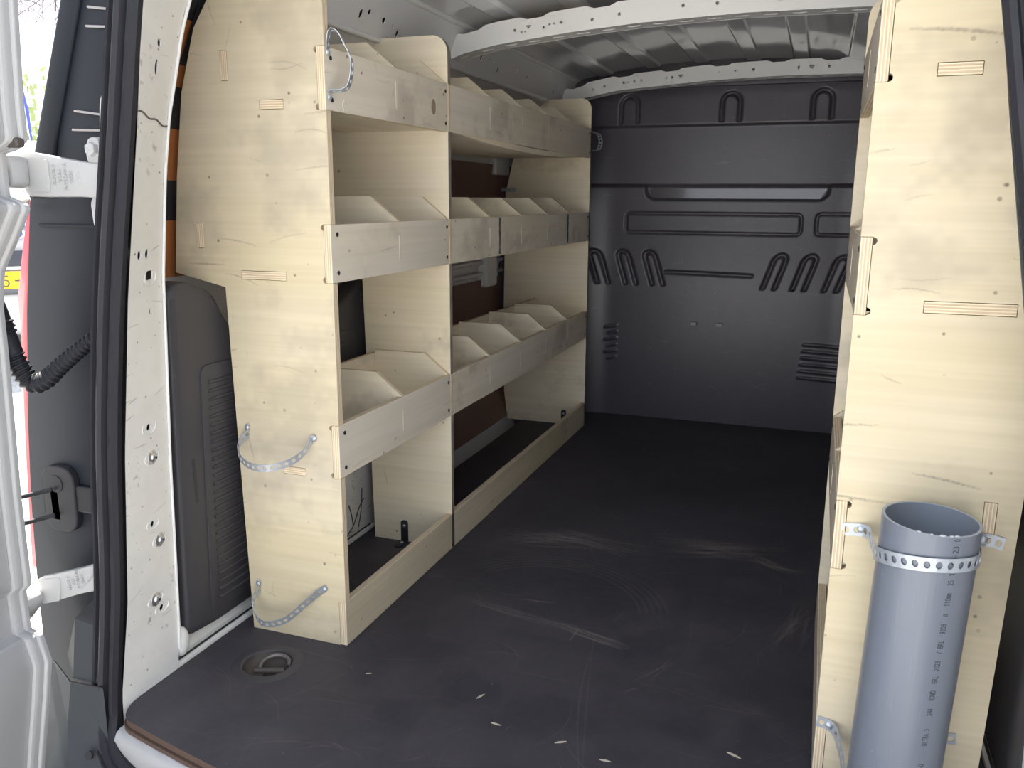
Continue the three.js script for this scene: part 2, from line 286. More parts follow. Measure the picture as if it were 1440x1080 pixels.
// ------------------------------------------------------------------ side walls (left built, right mirrored)
function wall(side) {
  const W = struct(side < 0 ? 'wall_left' : 'wall_right'), f = (g) => { if (side > 0) { g = g.index ? g.toNonIndexed() : g; g.scale(-1, 1, 1); for (const k of Object.keys(g.attributes)) { const a = g.attributes[k], z = a.itemSize; for (let i = 0; i < a.count; i += 3) for (let c = 0; c < z; c++) { const t = a.array[(i + 1) * z + c]; a.array[(i + 1) * z + c] = a.array[(i + 2) * z + c]; a.array[(i + 2) * z + c] = t; } } } return g; };
  const add = (n, g, m) => mesh(n, f(g), m, W);
  const oy = [-0.25, 0.35, 0.57, 0.72, 0.84, 0.93, 1.02, 1.12], ox = [-0.725, -0.718, -0.708, -0.69, -0.668, -0.64, -0.60, -0.53], je = [...jambEdge].reverse();
  const skin = (y, z, o) => lerp(interp(y, je.map((q) => q[0]), je.map((q) => q[1])) + 0.006, interp(y, oy, ox), sst(-z, 0.86, 1.12)) + o;
  add('outer_skin', mergeGeometries([0, 0.012].map((o) => grid(30, 40, (u, v) => { const y = -0.25 + v * 1.37, z = o ? -0.86 - u * 1.98 : -2.84 + u * 1.98; return [skin(y, z, o), y, z]; }))), M.white);
  const prof = [[0, -0.600], [0.1, -0.632], [0.35, -0.648], [0.57, -0.648], [0.72, -0.636], [0.84, -0.616], [0.93, -0.588], [1.02, -0.52]];
  const xw = (y) => interp(y, prof.map((q) => q[0]), prof.map((q) => q[1]));
  add('inner_steel_panel', grid(40, 48, (u, v) => { const y = -0.05 + v * 1.07, z = -0.9 - u * 1.8; let x = xw(Math.max(0, y)) - 0.006; x += 0.007 * (Math.abs(y - 0.50) < 0.012 ? 1 : 0); return [x, y, z]; }), M.steel);
  const sheet = (n, y0, y1, z0, z1, m, off = 0.003) => {
    const a = grid(2, 10, (u, v) => [xw(lerp(y0, y1, v)) + off, lerp(y0, y1, v), lerp(z0, z1, u)], (p) => [p[2], p[1]]);
    const b = grid(2, 10, (u, v) => [xw(lerp(y0, y1, v)) + off - 0.003, lerp(y0, y1, v), lerp(z1, z0, u)], (p) => [p[2], p[1]]);
    return add(n, mergeGeometries([a, b]), m);
  };
  sheet('hardboard_panel', 0.53, 0.79, -1.5, -2.6, M.board); sheet('hardboard_panel', 0.01, 0.452, -1.56, -2.6, M.board);
  sheet('hardboard_strip', 0.568, 0.655, -0.95, -1.4, M.strip); sheet('hardboard_strip', 0.715, 0.79, -0.95, -1.4, M.strip); sheet('hardboard_strip', 0.85, 0.94, -0.95, -1.4, M.strip);
  sheet('dark_belt', 0.655, 0.715, -0.95, -1.4, M.black, 0.0015); sheet('dark_belt', 0.79, 0.85, -0.95, -1.4, M.black, 0.0015); sheet('dark_belt', 0.94, 0.985, -0.95, -1.4, M.black, 0.0015);
  for (const y of [0.470, 0.505]) add('steel_bead', tube([V(-0.645, y, -1.5), V(-0.643, y, -2.0), V(-0.645, y, -2.6)], 0.007, 20, 8), M.steel);
  add('wall_post', span(-0.66, -0.622, 0.43, 0.55, -2.36, -2.44, 0.008), M.steel);
  add('wall_post', span(-0.65, -0.612, 0.76, 0.86, -2.40, -2.52, 0.008), M.steel);
  // white wheel house low behind the rack and the white sill along the floor edge
  add('wheel_housing', ext(roundedPoly([[1.2, -0.02], [1.2, 0.2], [1.35, 0.27], [1.53, 0.2], [1.55, -0.02]], 0.05), 0.07, 0, 0.012).rotateY(Math.PI / 2).translate(-0.625, 0, 0), M.chips);
  if (side < 0) for (const pts of [[[0.0, -1.375], [0.02, -1.41], [0.03, -1.43], [0.06, -1.455], [0.075, -1.475]], [[0.03, -1.43], [0.055, -1.425], [0.08, -1.415]], [[0.02, -1.45], [0.05, -1.462], [0.1, -1.47]]]) add('rust_crack', tube(pts.map(([y, z]) => V(-0.5548, y, z)), 0.0016, 20, 5), M.rust);
  add('side_sill', sweep([V(0, 0, -0.875), V(0, 0, -0.95), V(0, 0, -1.6)], [[-0.552, -0.05], [-0.551, 0.004], [-0.558, 0.008], [-0.566, 0.009], [-0.57, 0.03], [-0.60, 0.055], [-0.66, 0.06], [-0.66, -0.05]], [V(1, 0, 0), V(1, 0, 0), V(1, 0, 0)], V(0, 1, 0)), M.chips);
  add('sill_seam', tube([V(-0.5545, 0.0095, -0.84), V(-0.5555, 0.0095, -1.0), V(-0.555, 0.0095, -1.5)], 0.0018, 20, 6), M.black);
  return { W, f, add };
}
const left = wall(-1), right = wall(1);

// ------------------------------------------------------------------ bulkhead
{
  const G = (d, w) => Math.max(0, 1 - Math.abs(d) / w), grv = (d, w, h) => { const k = G(d, w); return -0.55 * h * k * k * (3 - 2 * k); };
  const rb = (x, y, cx, cy, hx, hy, r) => { const qx = Math.abs(x - cx) - hx + r, qy = Math.abs(y - cy) - hy + r; return Math.hypot(Math.max(qx, 0), Math.max(qy, 0)) + Math.min(Math.max(qx, qy), 0) - r; };
  const seg = (x, y, ax, ay, bx, by) => { const t = clamp(((x - ax) * (bx - ax) + (y - ay) * (by - ay)) / ((bx - ax) ** 2 + (by - ay) ** 2), 0, 1); return Math.hypot(x - ax - t * (bx - ax), y - ay - t * (by - ay)); };
  const uShape = (x, y, cx, top, bot, hw, lean) => { const xx = x - cx - lean * (y - top); if (y > top - hw) return Math.hypot(xx, y - (top - hw)) - hw; return y < bot ? 1 : Math.abs(xx) - hw; };
  const Z = (x, y) => {
    let z = -2.69;
    z -= 0.10 * Math.max(0, y - 0.915) - 0.006 * sst(y, 0.905, 0.916);
    z += 0.016 * (1 - sst(y, 0.728, 0.738)) + 0.016 * (1 - sst(y, 0.40, 0.68));
    z += 0.13 * Math.pow(sst(-x, 0.30, 0.62), 1.3) * (1 - sst(y, 0.5, 0.95)) + 0.13 * Math.pow(sst(x, 0.34, 0.62), 1.3) * (1 - sst(y, 0.5, 0.95));
    { const k = (1 - sst(rb(x, y, 0.05, 0.725, 0.27, 0.035, 0.03), -0.008, 0.004)) * (1 - sst(y, 0.728, 0.738)); z -= k * (0.008 + 0.05 * (y - 0.69)); }
    z += grv(rb(x, y, -0.015, 0.620, 0.262, 0.029, 0.012), 0.006, 0.008) + grv(rb(x, y, 0.53, 0.622, 0.24, 0.030, 0.012), 0.006, 0.008);
    for (const cx of [0.024, 0.281, -0.281]) z += grv(uShape(x, y, cx, 1.0, 0.917, 0.026, 0), 0.009, 0.012);
    for (const cx of [0.20, 0.285, 0.375, -0.20, -0.285, -0.375]) z += grv(uShape(x, y, cx, 0.53, 0.425, 0.017, Math.sign(cx) * 0.32), 0.010, 0.012);
    z += grv(seg(x, y, -0.145, 0.470, 0.115, 0.466), 0.009, 0.009);
    for (let k = 0; k < 6; k++) { const yy = 0.268 - k * 0.0205; z += grv(seg(x, y, 0.282 - k * 0.002, yy, 0.42, yy - 0.004), 0.006, -0.009); z += grv(seg(x, y, -0.33 + (k % 2) * 0.01, yy + 0.02, -0.295, yy + 0.026), 0.0055, -0.007); }
    return z;
  };
  const B = struct('wall_front');
  mesh('bulkhead_panel', grid(380, 330, (u, v) => { const x = -0.66 + u * 1.32, y = -0.02 + v * 1.12; return [x, y, Z(x, y)]; }, (p) => [p[0] + 0.7, p[1]]), M.bulk, B);
  mesh('polished_ledge', grid(60, 8, (u, v) => { const w = lerp(0.245, 0.262, v), x = 0.05 + lerp(-w, w, u), y = 0.695 + v * 0.029; return [x, y, Z(x, 0.71) + 0.0045 - 0.06 * (y - 0.71)]; }), phys({ name: 'polished dark plastic', color: rgb(0.07, 0.07, 0.085), roughness: 0.16, clearcoat: 1, clearcoatRoughness: 0.08 }), B);
  mesh('bulkhead_back', span(-0.7, 0.7, -0.2, 1.2, -2.86, -2.84), M.black, B);
  for (const x of [-0.048, 0.03]) mesh('clip', span(x - 0.0095, x + 0.0095, 0.308, 0.3185, -2.66, -2.644, 0.002), std({ color: rgb(0.4, 0.4, 0.42), roughness: 0.5 }), B);
}
// ------------------------------------------------------------------ ceiling: skin, bows, cant rails
{
  const R = struct('ceiling');
  const arch = (x) => 1.098 - 0.055 * Math.pow(Math.abs(x) / 0.5, 2.2);
  mesh('roof_skin', grid(430, 16, (u, v) => {
    const x = -0.535 + u * 1.07, z = -0.80 - v * 2.0; let y = arch(x);
    for (const c of [-0.36, -0.215, -0.07, 0.08, 0.215, 0.36]) { const d = Math.abs(x - c); y -= 0.006 * (1 - sst(d, 0.019, 0.0235)); }
    return [x, y, z];
  }), M.roof, R);
  mesh('roof_outer_shell', span(-0.54, 0.54, 1.112, 1.135, -0.82, -2.84, 0.01), M.white, R);
  function bow(name, z, xs, ys, h, holes) {
    const s = new THREE.Shape(), N = 60, x0 = -0.47, x1 = 0.47, bot = (x) => interp(x, xs, ys);
    for (let i = 0; i <= N; i++) { const x = lerp(x0, x1, i / N); i ? s.lineTo(x, bot(x)) : s.moveTo(x, bot(x)); }
    for (let i = N; i >= 0; i--) { const x = lerp(x0, x1, i / N), notch = Math.abs(((x + 0.5) / 0.145) % 1 - 0.5) < 0.16 ? 0.006 : 0; s.lineTo(x, bot(x) + h - notch); }
    for (const [x, dy, r, q] of holes) { const y = bot(x) + dy; q ? s.holes.push(rectHole(x - r * 1.6, x + r * 1.6, y, y + r), ) : s.holes.push(hole(x, y, r)); if (q) s.holes.push(rectHole(x - r * 0.7, x + r * 0.7, y - r, y - 0.0004)); }
    const b = mesh(name, ext(s, 0.0025, z, 0, 8), M.bow, R);
    const arc = []; for (let i = 0; i <= 30; i++) { const x = lerp(x0, x1, i / 30); arc.push(V(x, bot(x) + 0.0012, z - 0.023)); }
    mesh('bow_flange', band(arc, V(0, 0, 1), 0.05, 0.052, 0.014, 0.008, 0.002, 'catmullrom'), M.bow, b);
    const top = []; for (let i = 0; i <= 30; i++) { const x = lerp(x0, x1, i / 30); top.push(V(x, bot(x) + h - 0.003, z - 0.03)); }
    mesh('bow_lip', tube(top.map((p) => V(p.x, p.y - 0.004, z + 0.001)), 0.0016, 60, 6), M.bow, b);
    mesh('bow_back', ext(s, 0.0025, z - 0.052, 0, 8), M.bow, b);
    return b;
  }
  const hs = (list) => list.map(([x, dy, r, q]) => [x, dy, r, q]);
  bow('roof_bow', -1.76, [-0.47, -0.445, -0.364, -0.2, -0.063, 0.14, 0.36, 0.47], [0.982, 0.991, 1.006, 1.022, 1.031, 1.037, 1.034, 1.02], 0.045,
    hs([[-0.325, 0.022, 0.0032], [-0.31, 0.016, 0.0026], [-0.302, 0.016, 0.002], [-0.295, 0.024, 0.0036, 1], [-0.262, 0.018, 0.003], [-0.25, 0.022, 0.0026], [-0.24, 0.022, 0.0022], [-0.225, 0.022, 0.0034], [-0.16, 0.018, 0.0034], [-0.105, 0.021, 0.0034], [0.02, 0.024, 0.0034], [0.085, 0.022, 0.0034], [0.2, 0.02, 0.0034], [0.3, 0.02, 0.0034]]));
  bow('roof_bow', -2.60, [-0.47, -0.39, -0.30, -0.034, 0.15, 0.37, 0.47], [0.972, 0.992, 1.008, 1.026, 1.031, 1.029, 1.012], 0.043,
    hs([[-0.375, 0.018, 0.004], [-0.34, 0.02, 0.003], [-0.282, 0.02, 0.004], [-0.268, 0.019, 0.0026], [-0.25, 0.02, 0.003], [-0.23, 0.021, 0.004], [-0.155, 0.02, 0.0026], [-0.138, 0.02, 0.0036], [-0.115, 0.021, 0.0042, 1], [-0.005, 0.02, 0.003], [0.04, 0.021, 0.0034], [0.09, 0.021, 0.004], [0.21, 0.021, 0.004], [0.245, 0.021, 0.0044, 1], [0.29, 0.021, 0.004]]));
  // front filler between the last bow and the bulkhead
  mesh('front_header', span(-0.5, 0.5, 1.02, 1.05, -2.68, -2.84, 0.004), M.bulk, R);
  for (const sd of [-1, 1]) {
    // hollow rail: inner face with holes, underside with slots
    const L = 1.70, face = new THREE.Shape([new THREE.Vector2(0, 0), new THREE.Vector2(L, 0), new THREE.Vector2(L, 0.088), new THREE.Vector2(0, 0.088)]);
    const hl = [[0.46, 0.052, 0.0045, 0.008], [0.49, 0.052, 0.002, 0.004], [0.575, 0.032, 0.005, 0.008], [0.6, 0.04, 0.005, 0.005], [0.655, 0.036, 0.006, 0.005], [0.69, 0.033, 0.002, 0.004], [0.715, 0.024, 0.005, 0.008], [0.685, 0.012, 0.002, 0.002], [1.05, 0.05, 0.004, 0.012], [1.12, 0.045, 0.006, 0.009], [1.17, 0.045, 0.003, 0.003], [1.2, 0.045, 0.003, 0.003], [1.24, 0.03, 0.006, 0.006], [1.36, 0.045, 0.004, 0.006], [1.45, 0.04, 0.005, 0.005], [1.7, 0.03, 0.006, 0.006], [1.73, 0.045, 0.003, 0.003]].map(([a, ...q]) => [a - 0.266, ...q]);
    for (const [a, b, rx, ry] of hl) face.holes.push(hole(a, b, rx, ry));
    const g = ext(face, 0.002).rotateY(Math.PI / 2); // along -z, up y, thickness +x
    g.rotateZ(-0.42).translate(-0.484, 0.972, -1.066);
    const under = new THREE.Shape([new THREE.Vector2(0, 0), new THREE.Vector2(L, 0), new THREE.Vector2(L, 0.10), new THREE.Vector2(0, 0.10)]);
    for (let k = 0; k < 11; k++) { const a = 0.60 + k * 0.1; under.holes.push(new THREE.Path([[a, 0.03], [a + 0.012, 0.062], [a + 0.06, 0.062], [a + 0.048, 0.03]].map((q) => new THREE.Vector2(...q)))); }
    const h = ext(under, 0.002).rotateY(Math.PI / 2).rotateZ(-0.98).translate(-0.568, 0.915, -1.066);
    const inner = [g, h, grid(2, 8, (u, v) => [lerp(-0.50, -0.60, v), lerp(1.07, 0.88, v), -1.066 - u * 1.65]), tube([V(-0.483, 0.972, -1.066), V(-0.483, 0.972, -2.7)], 0.006, 2, 8), tube([V(-0.448, 1.052, -1.066), V(-0.448, 1.052, -2.7)], 0.006, 2, 8)].map((q) => (sd > 0 ? right.f(q.index ? q.toNonIndexed() : q) : q));
    const rail = mesh('cant_rail', inner[0], M.steel, R);
    mesh('slotted_panel', inner[1], M.steel, rail); mesh('rail_backing', inner[2], M.black, rail); mesh('rail_bead', inner[3], M.steel, rail); mesh('rail_bead', inner[4], M.bow, rail);
  }
}

// ------------------------------------------------------------------ rear pillars, seal, black jamb
const PA = [[-0.06, 0.018, 0.161, 0.37, 0.57, 0.767, 0.9, 1.1], [-0.552, -0.549, -0.523, -0.503, -0.475, -0.439, -0.417, -0.39]];
const PB = [[-0.06, 0.037, 0.327, 0.584, 0.715, 0.787, 0.911, 1.1], [-0.55, -0.55, -0.538, -0.52, -0.512, -0.503, -0.485, -0.43], [-0.905, -0.913, -0.912, -0.908, -0.917, -0.922, -0.943, -0.985]];
const pillarPt = (s, y) => V(lerp(interp(y, PA[0], PA[1]), interp(y, PB[0], PB[1]), s), y, lerp(-0.8, interp(y, PB[0], PB[2]), s));
{
  const P = struct('trim_1');
  const normal = (y) => { const t = pillarPt(1, y).sub(pillarPt(0, y)); return V(-t.z, 0, t.x).normalize(); };
  // sheet in bands; every hole gets a cell of its own with a ring of faces and a short turned-in rim
  const holes = [[0.48, 0.87, 0.055, 0.0048], [0.46, 0.842, 0.05, 0.0088], [0.27, 0.62, 0.062, 0.006], [0.50, 0.62, 0.062, 0.006], [0.60, 0.592, 0.10, 0.006], [0.62, 0.545, 0.034, 0.0038], [0.54, 0.39, 0.052, 0.0048], [0.56, 0.25, 0.048, 0.0045], [0.70, 0.115, 0.045, 0.0048]];
  const pos = [], uvs = [], idx = [], put = (a, y, o = 0) => { const p = pillarPt(a, y).addScaledVector(normal(y), -o); pos.push(p.x, p.y, p.z); uvs.push(p.x - p.z, p.y); return pos.length / 3 - 1; };
  const rows = [-0.05, 1.08], bandsOf = [...new Set(holes.map((h) => h[1]))].map((y) => { const hs = holes.filter((h) => h[1] === y), m = Math.max(...hs.map((h) => h[3])) + 0.0035; return [y - m, y + m, hs]; }).sort((a, b) => a[0] - b[0]);
  const plain = (s0, s1, y0, y1) => { const n = Math.max(1, Math.round((y1 - y0) / 0.02)); for (let k = 0; k < n; k++) { const a = lerp(y0, y1, k / n), b = lerp(y0, y1, (k + 1) / n), q = [put(s0, a), put(s1, a), put(s1, b), put(s0, b)]; idx.push(q[0], q[1], q[2], q[0], q[2], q[3]); } };
  const cell = (s0, s1, y0, y1, [cs, cy, rs, ry], sq) => {
    const K = 24, out = [], inn = [], deep = [];
    for (let k = 0; k < K; k++) { const a = (k + 0.5) / K * 6.28318, c = Math.cos(a), d = Math.sin(a), m = Math.max(Math.abs(c), Math.abs(d)); let ox = c / m, oy = d / m; if (Math.abs(Math.abs(ox) - Math.abs(oy)) < 0.3) { ox = Math.sign(ox); oy = Math.sign(oy); }
      const e = sq ? 0.35 : 1, px = Math.sign(c) * Math.pow(Math.abs(c), e), py = Math.sign(d) * Math.pow(Math.abs(d), e);
      out.push(put(ox < 0 ? lerp(cs, s0, -ox) : lerp(cs, s1, ox), oy < 0 ? lerp(cy, y0, -oy) : lerp(cy, y1, oy))); inn.push(put(cs + px * rs, cy + py * ry)); deep.push(put(cs + px * rs, cy + py * ry, 0.002)); }
    for (let k = 0; k < K; k++) { const q = (k + 1) % K; idx.push(inn[k], out[k], out[q], inn[k], out[q], inn[q], deep[k], inn[k], inn[q], deep[k], inn[q], deep[q]); }
  };
  let y = rows[0];
  for (const [a, b, hs] of bandsOf) {
    plain(0, 1, y, a); let x = 0;
    for (const h of hs.sort((p, q) => p[0] - q[0])) { const l = h[0] - h[2] - 0.03, r = h[0] + h[2] + 0.03; plain(x, l, a, b); cell(l, r, a, b, h, h[2] > 0.09); x = r; }
    plain(x, 1, a, b); y = b;
  }
  plain(0, 1, y, rows[1]);
  const g = new THREE.BufferGeometry(); g.setAttribute('position', new THREE.Float32BufferAttribute(pos, 3)); g.setAttribute('uv', new THREE.Float32BufferAttribute(uvs, 2)); g.setIndex(idx); g.computeVertexNormals();
  mesh('pillar_panel', toCreasedNormals(g, 0.6), M.chips, P);
  const onP = (n, s, y, geo, m) => { const k = mesh(n, geo, m, P); k.position.copy(pillarPt(s, y)); k.quaternion.setFromUnitVectors(V(0, 0, 1), normal(y)); return k; };
  for (const [s, y, r] of [[0.55, 0.39, 0.012], [0.60, 0.345, 0.012], [0.57, 0.25, 0.010], [0.70, 0.22, 0.011], [0.58, 0.135, 0.011], [0.71, 0.115, 0.010], [0.62, 0.59, 0.013]]) onP('pressed_ring', s, y, new THREE.TorusGeometry(r, 0.0009, 6, 28).scale(1.6, 0.8, 1), M.chips);
  for (const [s, y] of [[0.60, 0.345], [0.70, 0.22], [0.58, 0.135]]) { const k = onP('bolt', s, y, new THREE.LatheGeometry([[0, 0.006], [0.004, 0.0055], [0.006, 0.003], [0.0065, 0.001], [0.010, 0.0008], [0.010, 0]].map((q2) => new THREE.Vector2(...q2)), 20).rotateX(Math.PI / 2), M.bright); mesh('bolt_socket', new THREE.CylinderGeometry(0.002, 0.002, 0.001, 6).rotateX(Math.PI / 2).translate(0, 0, 0.0062), M.screw, k); }
  const seam = []; for (let i = 0; i <= 12; i++) seam.push(pillarPt(i / 12, 0.786 - 0.0006 * i + 0.0016 * Math.sin(i * 1.1)).add(V(0.0006, 0, 0)));
  mesh('panel_seam', tube(seam, 0.0011, 30, 6), std({ color: rgb(0.12, 0.11, 0.11), roughness: 0.8 }), P);
  const lip = []; for (let j = 0; j <= 30; j++) lip.push(pillarPt(1, 0.03 + j / 30 * 1.04).add(V(0.001, 0, -0.002)));
  mesh('hole_shade_sheet', grid(4, 30, (u, v) => { const p = pillarPt(u, -0.04 + v * 1.1); return [p.x - 0.012, p.y, p.z - 0.002]; }), M.black, P);  // black sheet added behind so the pillar holes look dark
  mesh('pillar_lip', tube(lip, 0.0022, 60, 8), M.chips, P);
  mesh('corner_bulge', new THREE.SphereGeometry(1, 20, 14).scale(0.011, 0.024, 0.014).translate(-0.556, 0.035, -0.925), M.chips, P);
  // mirrored right pillar, plain
  const pr = g.clone();
  const P4 = struct('trim_4');
  mesh('pillar_panel', right.f(pr.index ? pr.toNonIndexed() : pr), M.chips, P4);
  mesh('jamb_panel', ext(poly([...jambEdge.map(([y, x]) => [-x, y]), [0.55, -0.2], [0.575, 0], [0.555, 0.18], [0.507, 0.578], [0.447, 0.9], [0.42, 1.02], [0.38, 1.12]]), 0.03, -0.862, 0.0015), M.jamb, P4);
  mesh('rear_header', span(-0.5, 0.5, 1.085, 1.14, -0.80, -0.85, 0.008), M.white, P4);
}
{ // ribbed rubber door seal around the opening: left side, corner and sill, right side
  const P = struct('trim_2');
  const L = []; for (const [x, y] of [[0, 1.088], [-0.2, 1.085], [-0.33, 1.076], [-0.388, 1.045], [-0.414, 0.99], [-0.433, 0.904], [-0.461, 0.76], [-0.4965, 0.578], [-0.525, 0.386], [-0.5445, 0.182], [-0.567, 0.03], [-0.570, -0.01], [-0.558, -0.040], [-0.528, -0.062], [-0.46, -0.078], [-0.25, -0.083], [0, -0.085]]) L.push(V(x, y, -0.792));
  const c = new THREE.CatmullRomCurve3([...L, ...L.slice(1, -1).reverse().map((p) => V(-p.x, p.y, p.z))], true, 'centripetal');
  const pts = c.getSpacedPoints(240), U = pts.map((p, i) => { const t = c.getTangentAt(i / 240 % 1); return V(t.y, -t.x, 0).normalize(); });
  for (const p of pts) p.z = lerp(p.z, -0.70 - 0.079 * Math.pow(Math.abs(p.x) / 0.518, 1.6) + 0.018, sst(-p.y, 0.0, 0.06));
  // u positive = towards the outside of the opening
  const prof = [[-0.020, -0.006], [-0.021, 0.002], [-0.017, 0.008], [-0.012, 0.009], [-0.009, 0.004], [-0.006, 0.003], [-0.003, 0.010], [0.002, 0.0125], [0.006, 0.010], [0.008, 0.004], [0.011, 0.004], [0.013, 0.009], [0.0165, 0.009], [0.0195, 0.003], [0.0195, -0.02], [0.004, -0.02]];
  const sgn = U[80].x < 0 ? 1 : -1;
  mesh('rubber_seal', sweep(pts, prof, U.map((u) => u.multiplyScalar(sgn)), V(0, 0, 1)), M.rubber, P);
}
{ // black jamb panel between seal and lamp
  const P = struct('trim_3');
  const inner = [[-0.2, -0.55], [0.0, -0.575], [0.18, -0.555], [0.386, -0.535], [0.578, -0.507], [0.76, -0.475], [0.9, -0.447], [1.02, -0.42], [1.12, -0.38]];
  mesh('jamb_panel', ext(poly([...jambEdge.map(([y, x]) => [x, y]), ...inner.map(([y, x]) => [x, y])]), 0.03, -0.862, 0.0015), M.jamb, P);
  mesh('window_pillar_trim', ext(poly([[-0.545, 1.0], [-0.564, 0.917], [-0.63, 0.747], [-0.648, 0.688], [-0.612, 0.688], [-0.593, 0.76], [-0.53, 0.925], [-0.505, 1.0]]), 0.012, -0.838, 0.005), M.jamb, P);
  mesh('jamb_ledge', span(-0.640, -0.505, 0.652, 0.656, -0.834, -0.829, 0.0015), M.jamb, P);
  for (const [x0, y0, x1, y1] of [[-0.525, 0.908, -0.455, 0.898], [-0.53, 0.887, -0.46, 0.881], [-0.561, 0.792, -0.485, 0.782], [-0.567, 0.77, -0.49, 0.767], [-0.525, 0.60, -0.49, 0.60]]) mesh('moulded_rib', tube([V(x0, y0, -0.8305), V(x1, y1, -0.8305)], 0.0016, 2, 6), std({ color: rgb(0.32, 0.3, 0.3), roughness: 0.5 }), P);
  mesh('white_body_strip', ext(roundedPoly([[-0.499, 0.83], [-0.514, 0.80], [-0.522, 0.73], [-0.528, 0.70], [-0.543, 0.685], [-0.541, 0.655], [-0.528, 0.61], [-0.5, 0.61], [-0.47, 0.83]], 0.008), 0.012, -0.834, 0.003), M.white, P);
}
// ------------------------------------------------------------------ open left door and its fittings
const door = struct('door_1');
{
  const D = door;
  const layer = (off, z0, t, bevel) => {
    const r = [[0.96, -0.545], [0.9, -0.548], [0.789, -0.556], [0.752, -0.556], [0.742, -0.572], [0.738, -0.592], [0.69, -0.594], [0.682, -0.566], [0.675, -0.564], [0.64, -0.588], [0.60, -0.617], [0.56, -0.626], [0.5, -0.627], [0.313, -0.636], [0.19, -0.637], [0.18, -0.648], [0.125, -0.648], [0.122, -0.628], [0.085, -0.617], [0.03, -0.628], [-0.089, -0.656], [-0.2, -0.665]];
    return ext(roundedPoly([...r.map(([y, x]) => [x - off, y]), [-0.725, -0.2], [-0.725, 0.5], [-0.66, 0.96]], 0.004), t, z0, bevel);
  };
  mesh('door_shell', layer(0.009, -0.735, 0.52, 0.004), M.white, D);
  mesh('door_edge_flange', layer(0, -0.757, 0.009, 0.0025), M.white, D);
  mesh('door_edge_step', layer(0.0045, -0.7485, 0.014, 0.003), M.white, D);
  const dirt = std({ color: rgb(0.5, 0.48, 0.45), roughness: 0.6 });
  mesh('edge_tape', tube([V(-0.5515, 0.95, -0.7445), V(-0.556, 0.88, -0.7445), V(-0.5625, 0.79, -0.7445), V(-0.5625, 0.757, -0.7445)], 0.0018, 20, 6), M.white, D);
  for (const [x, y] of [[-0.6, 0.745], [-0.605, 0.652]]) { const b = mesh('hinge_bolt', new THREE.CylinderGeometry(0.0065, 0.0065, 0.006, 20).rotateX(Math.PI / 2).translate(x, y, -0.728), M.screw, D); mesh('bolt_centre', new THREE.CylinderGeometry(0.003, 0.003, 0.002, 6).rotateX(Math.PI / 2).translate(x, y, -0.724), M.bright, b); }
  mesh('rubber_stop', span(-0.575, -0.556, 0.744, 0.755, -0.752, -0.74, 0.003), M.rust, D);
}
function hinge(label, arm, recess, plate, plateRot, lug) {
  const H = new THREE.Group(); H.name = 'hinge'; H.userData.label = label; door.add(H);
  const s = roundedPoly(arm, 0.006); s.holes.push();
  mesh('arm', ext(s, 0.012, -0.800, 0.0035), M.white, H);
  // raised rims leave a pressed recess
  const frame = roundedPoly(arm, 0.006), inset = roundedPoly(recess, 0.004); 
  const rim = roundedPoly(recess.map(([x, y]) => { const cx = recess.reduce((q, r) => q + r[0], 0) / recess.length, cy = recess.reduce((q, r) => q + r[1], 0) / recess.length; return [cx + (x - cx) * 1.12, cy + (y - cy) * 1.16]; }), 0.005);
  rim.holes.push(new THREE.Path(inset.getPoints(6).reverse()));
  mesh('recess_rim', ext(rim, 0.006, -0.7925, 0.0018), M.white, H);
  const P = mesh('door_leaf', ext(roundedPoly(plate, 0.004), 0.024, -0.786, 0.003), M.white, H);
  if (lug) { mesh('lug', ext(roundedPoly(lug, 0.011), 0.014, -0.806, 0.003), M.white, H); mesh('lug_bolt', new THREE.CylinderGeometry(0.0075, 0.0085, 0.008, 6).rotateX(Math.PI / 2).translate(-0.4985, 0.744, -0.790), M.white, H); }
  return H;
}
const h1 = hinge('upper white door hinge arm with raised lettering and an oval emblem', [[-0.609, 0.744], [-0.575, 0.7395], [-0.52, 0.731], [-0.484, 0.727], [-0.484, 0.687], [-0.52, 0.6895], [-0.57, 0.689], [-0.604, 0.690], [-0.609, 0.698]], [[-0.594, 0.733], [-0.566, 0.731], [-0.566, 0.697], [-0.594, 0.699]], [[-0.645, 0.744], [-0.596, 0.737], [-0.594, 0.731], [-0.594, 0.704], [-0.602, 0.699], [-0.645, 0.701]], 0, [[-0.507, 0.758], [-0.49, 0.758], [-0.488, 0.725], [-0.509, 0.727], [-0.512, 0.74]]);
const h2 = hinge('lower white door hinge arm slanting up below the red tail lamp', [[-0.681, 0.165], [-0.662, 0.181], [-0.64, 0.188], [-0.58, 0.209], [-0.543, 0.224], [-0.547, 0.183], [-0.59, 0.169], [-0.655, 0.143], [-0.672, 0.139]], [[-0.654, 0.178], [-0.625, 0.186], [-0.629, 0.155], [-0.657, 0.146]], [[-0.70, 0.135], [-0.676, 0.148], [-0.661, 0.166], [-0.655, 0.160], [-0.657, 0.145], [-0.68, 0.12], [-0.70, 0.105]], 0);
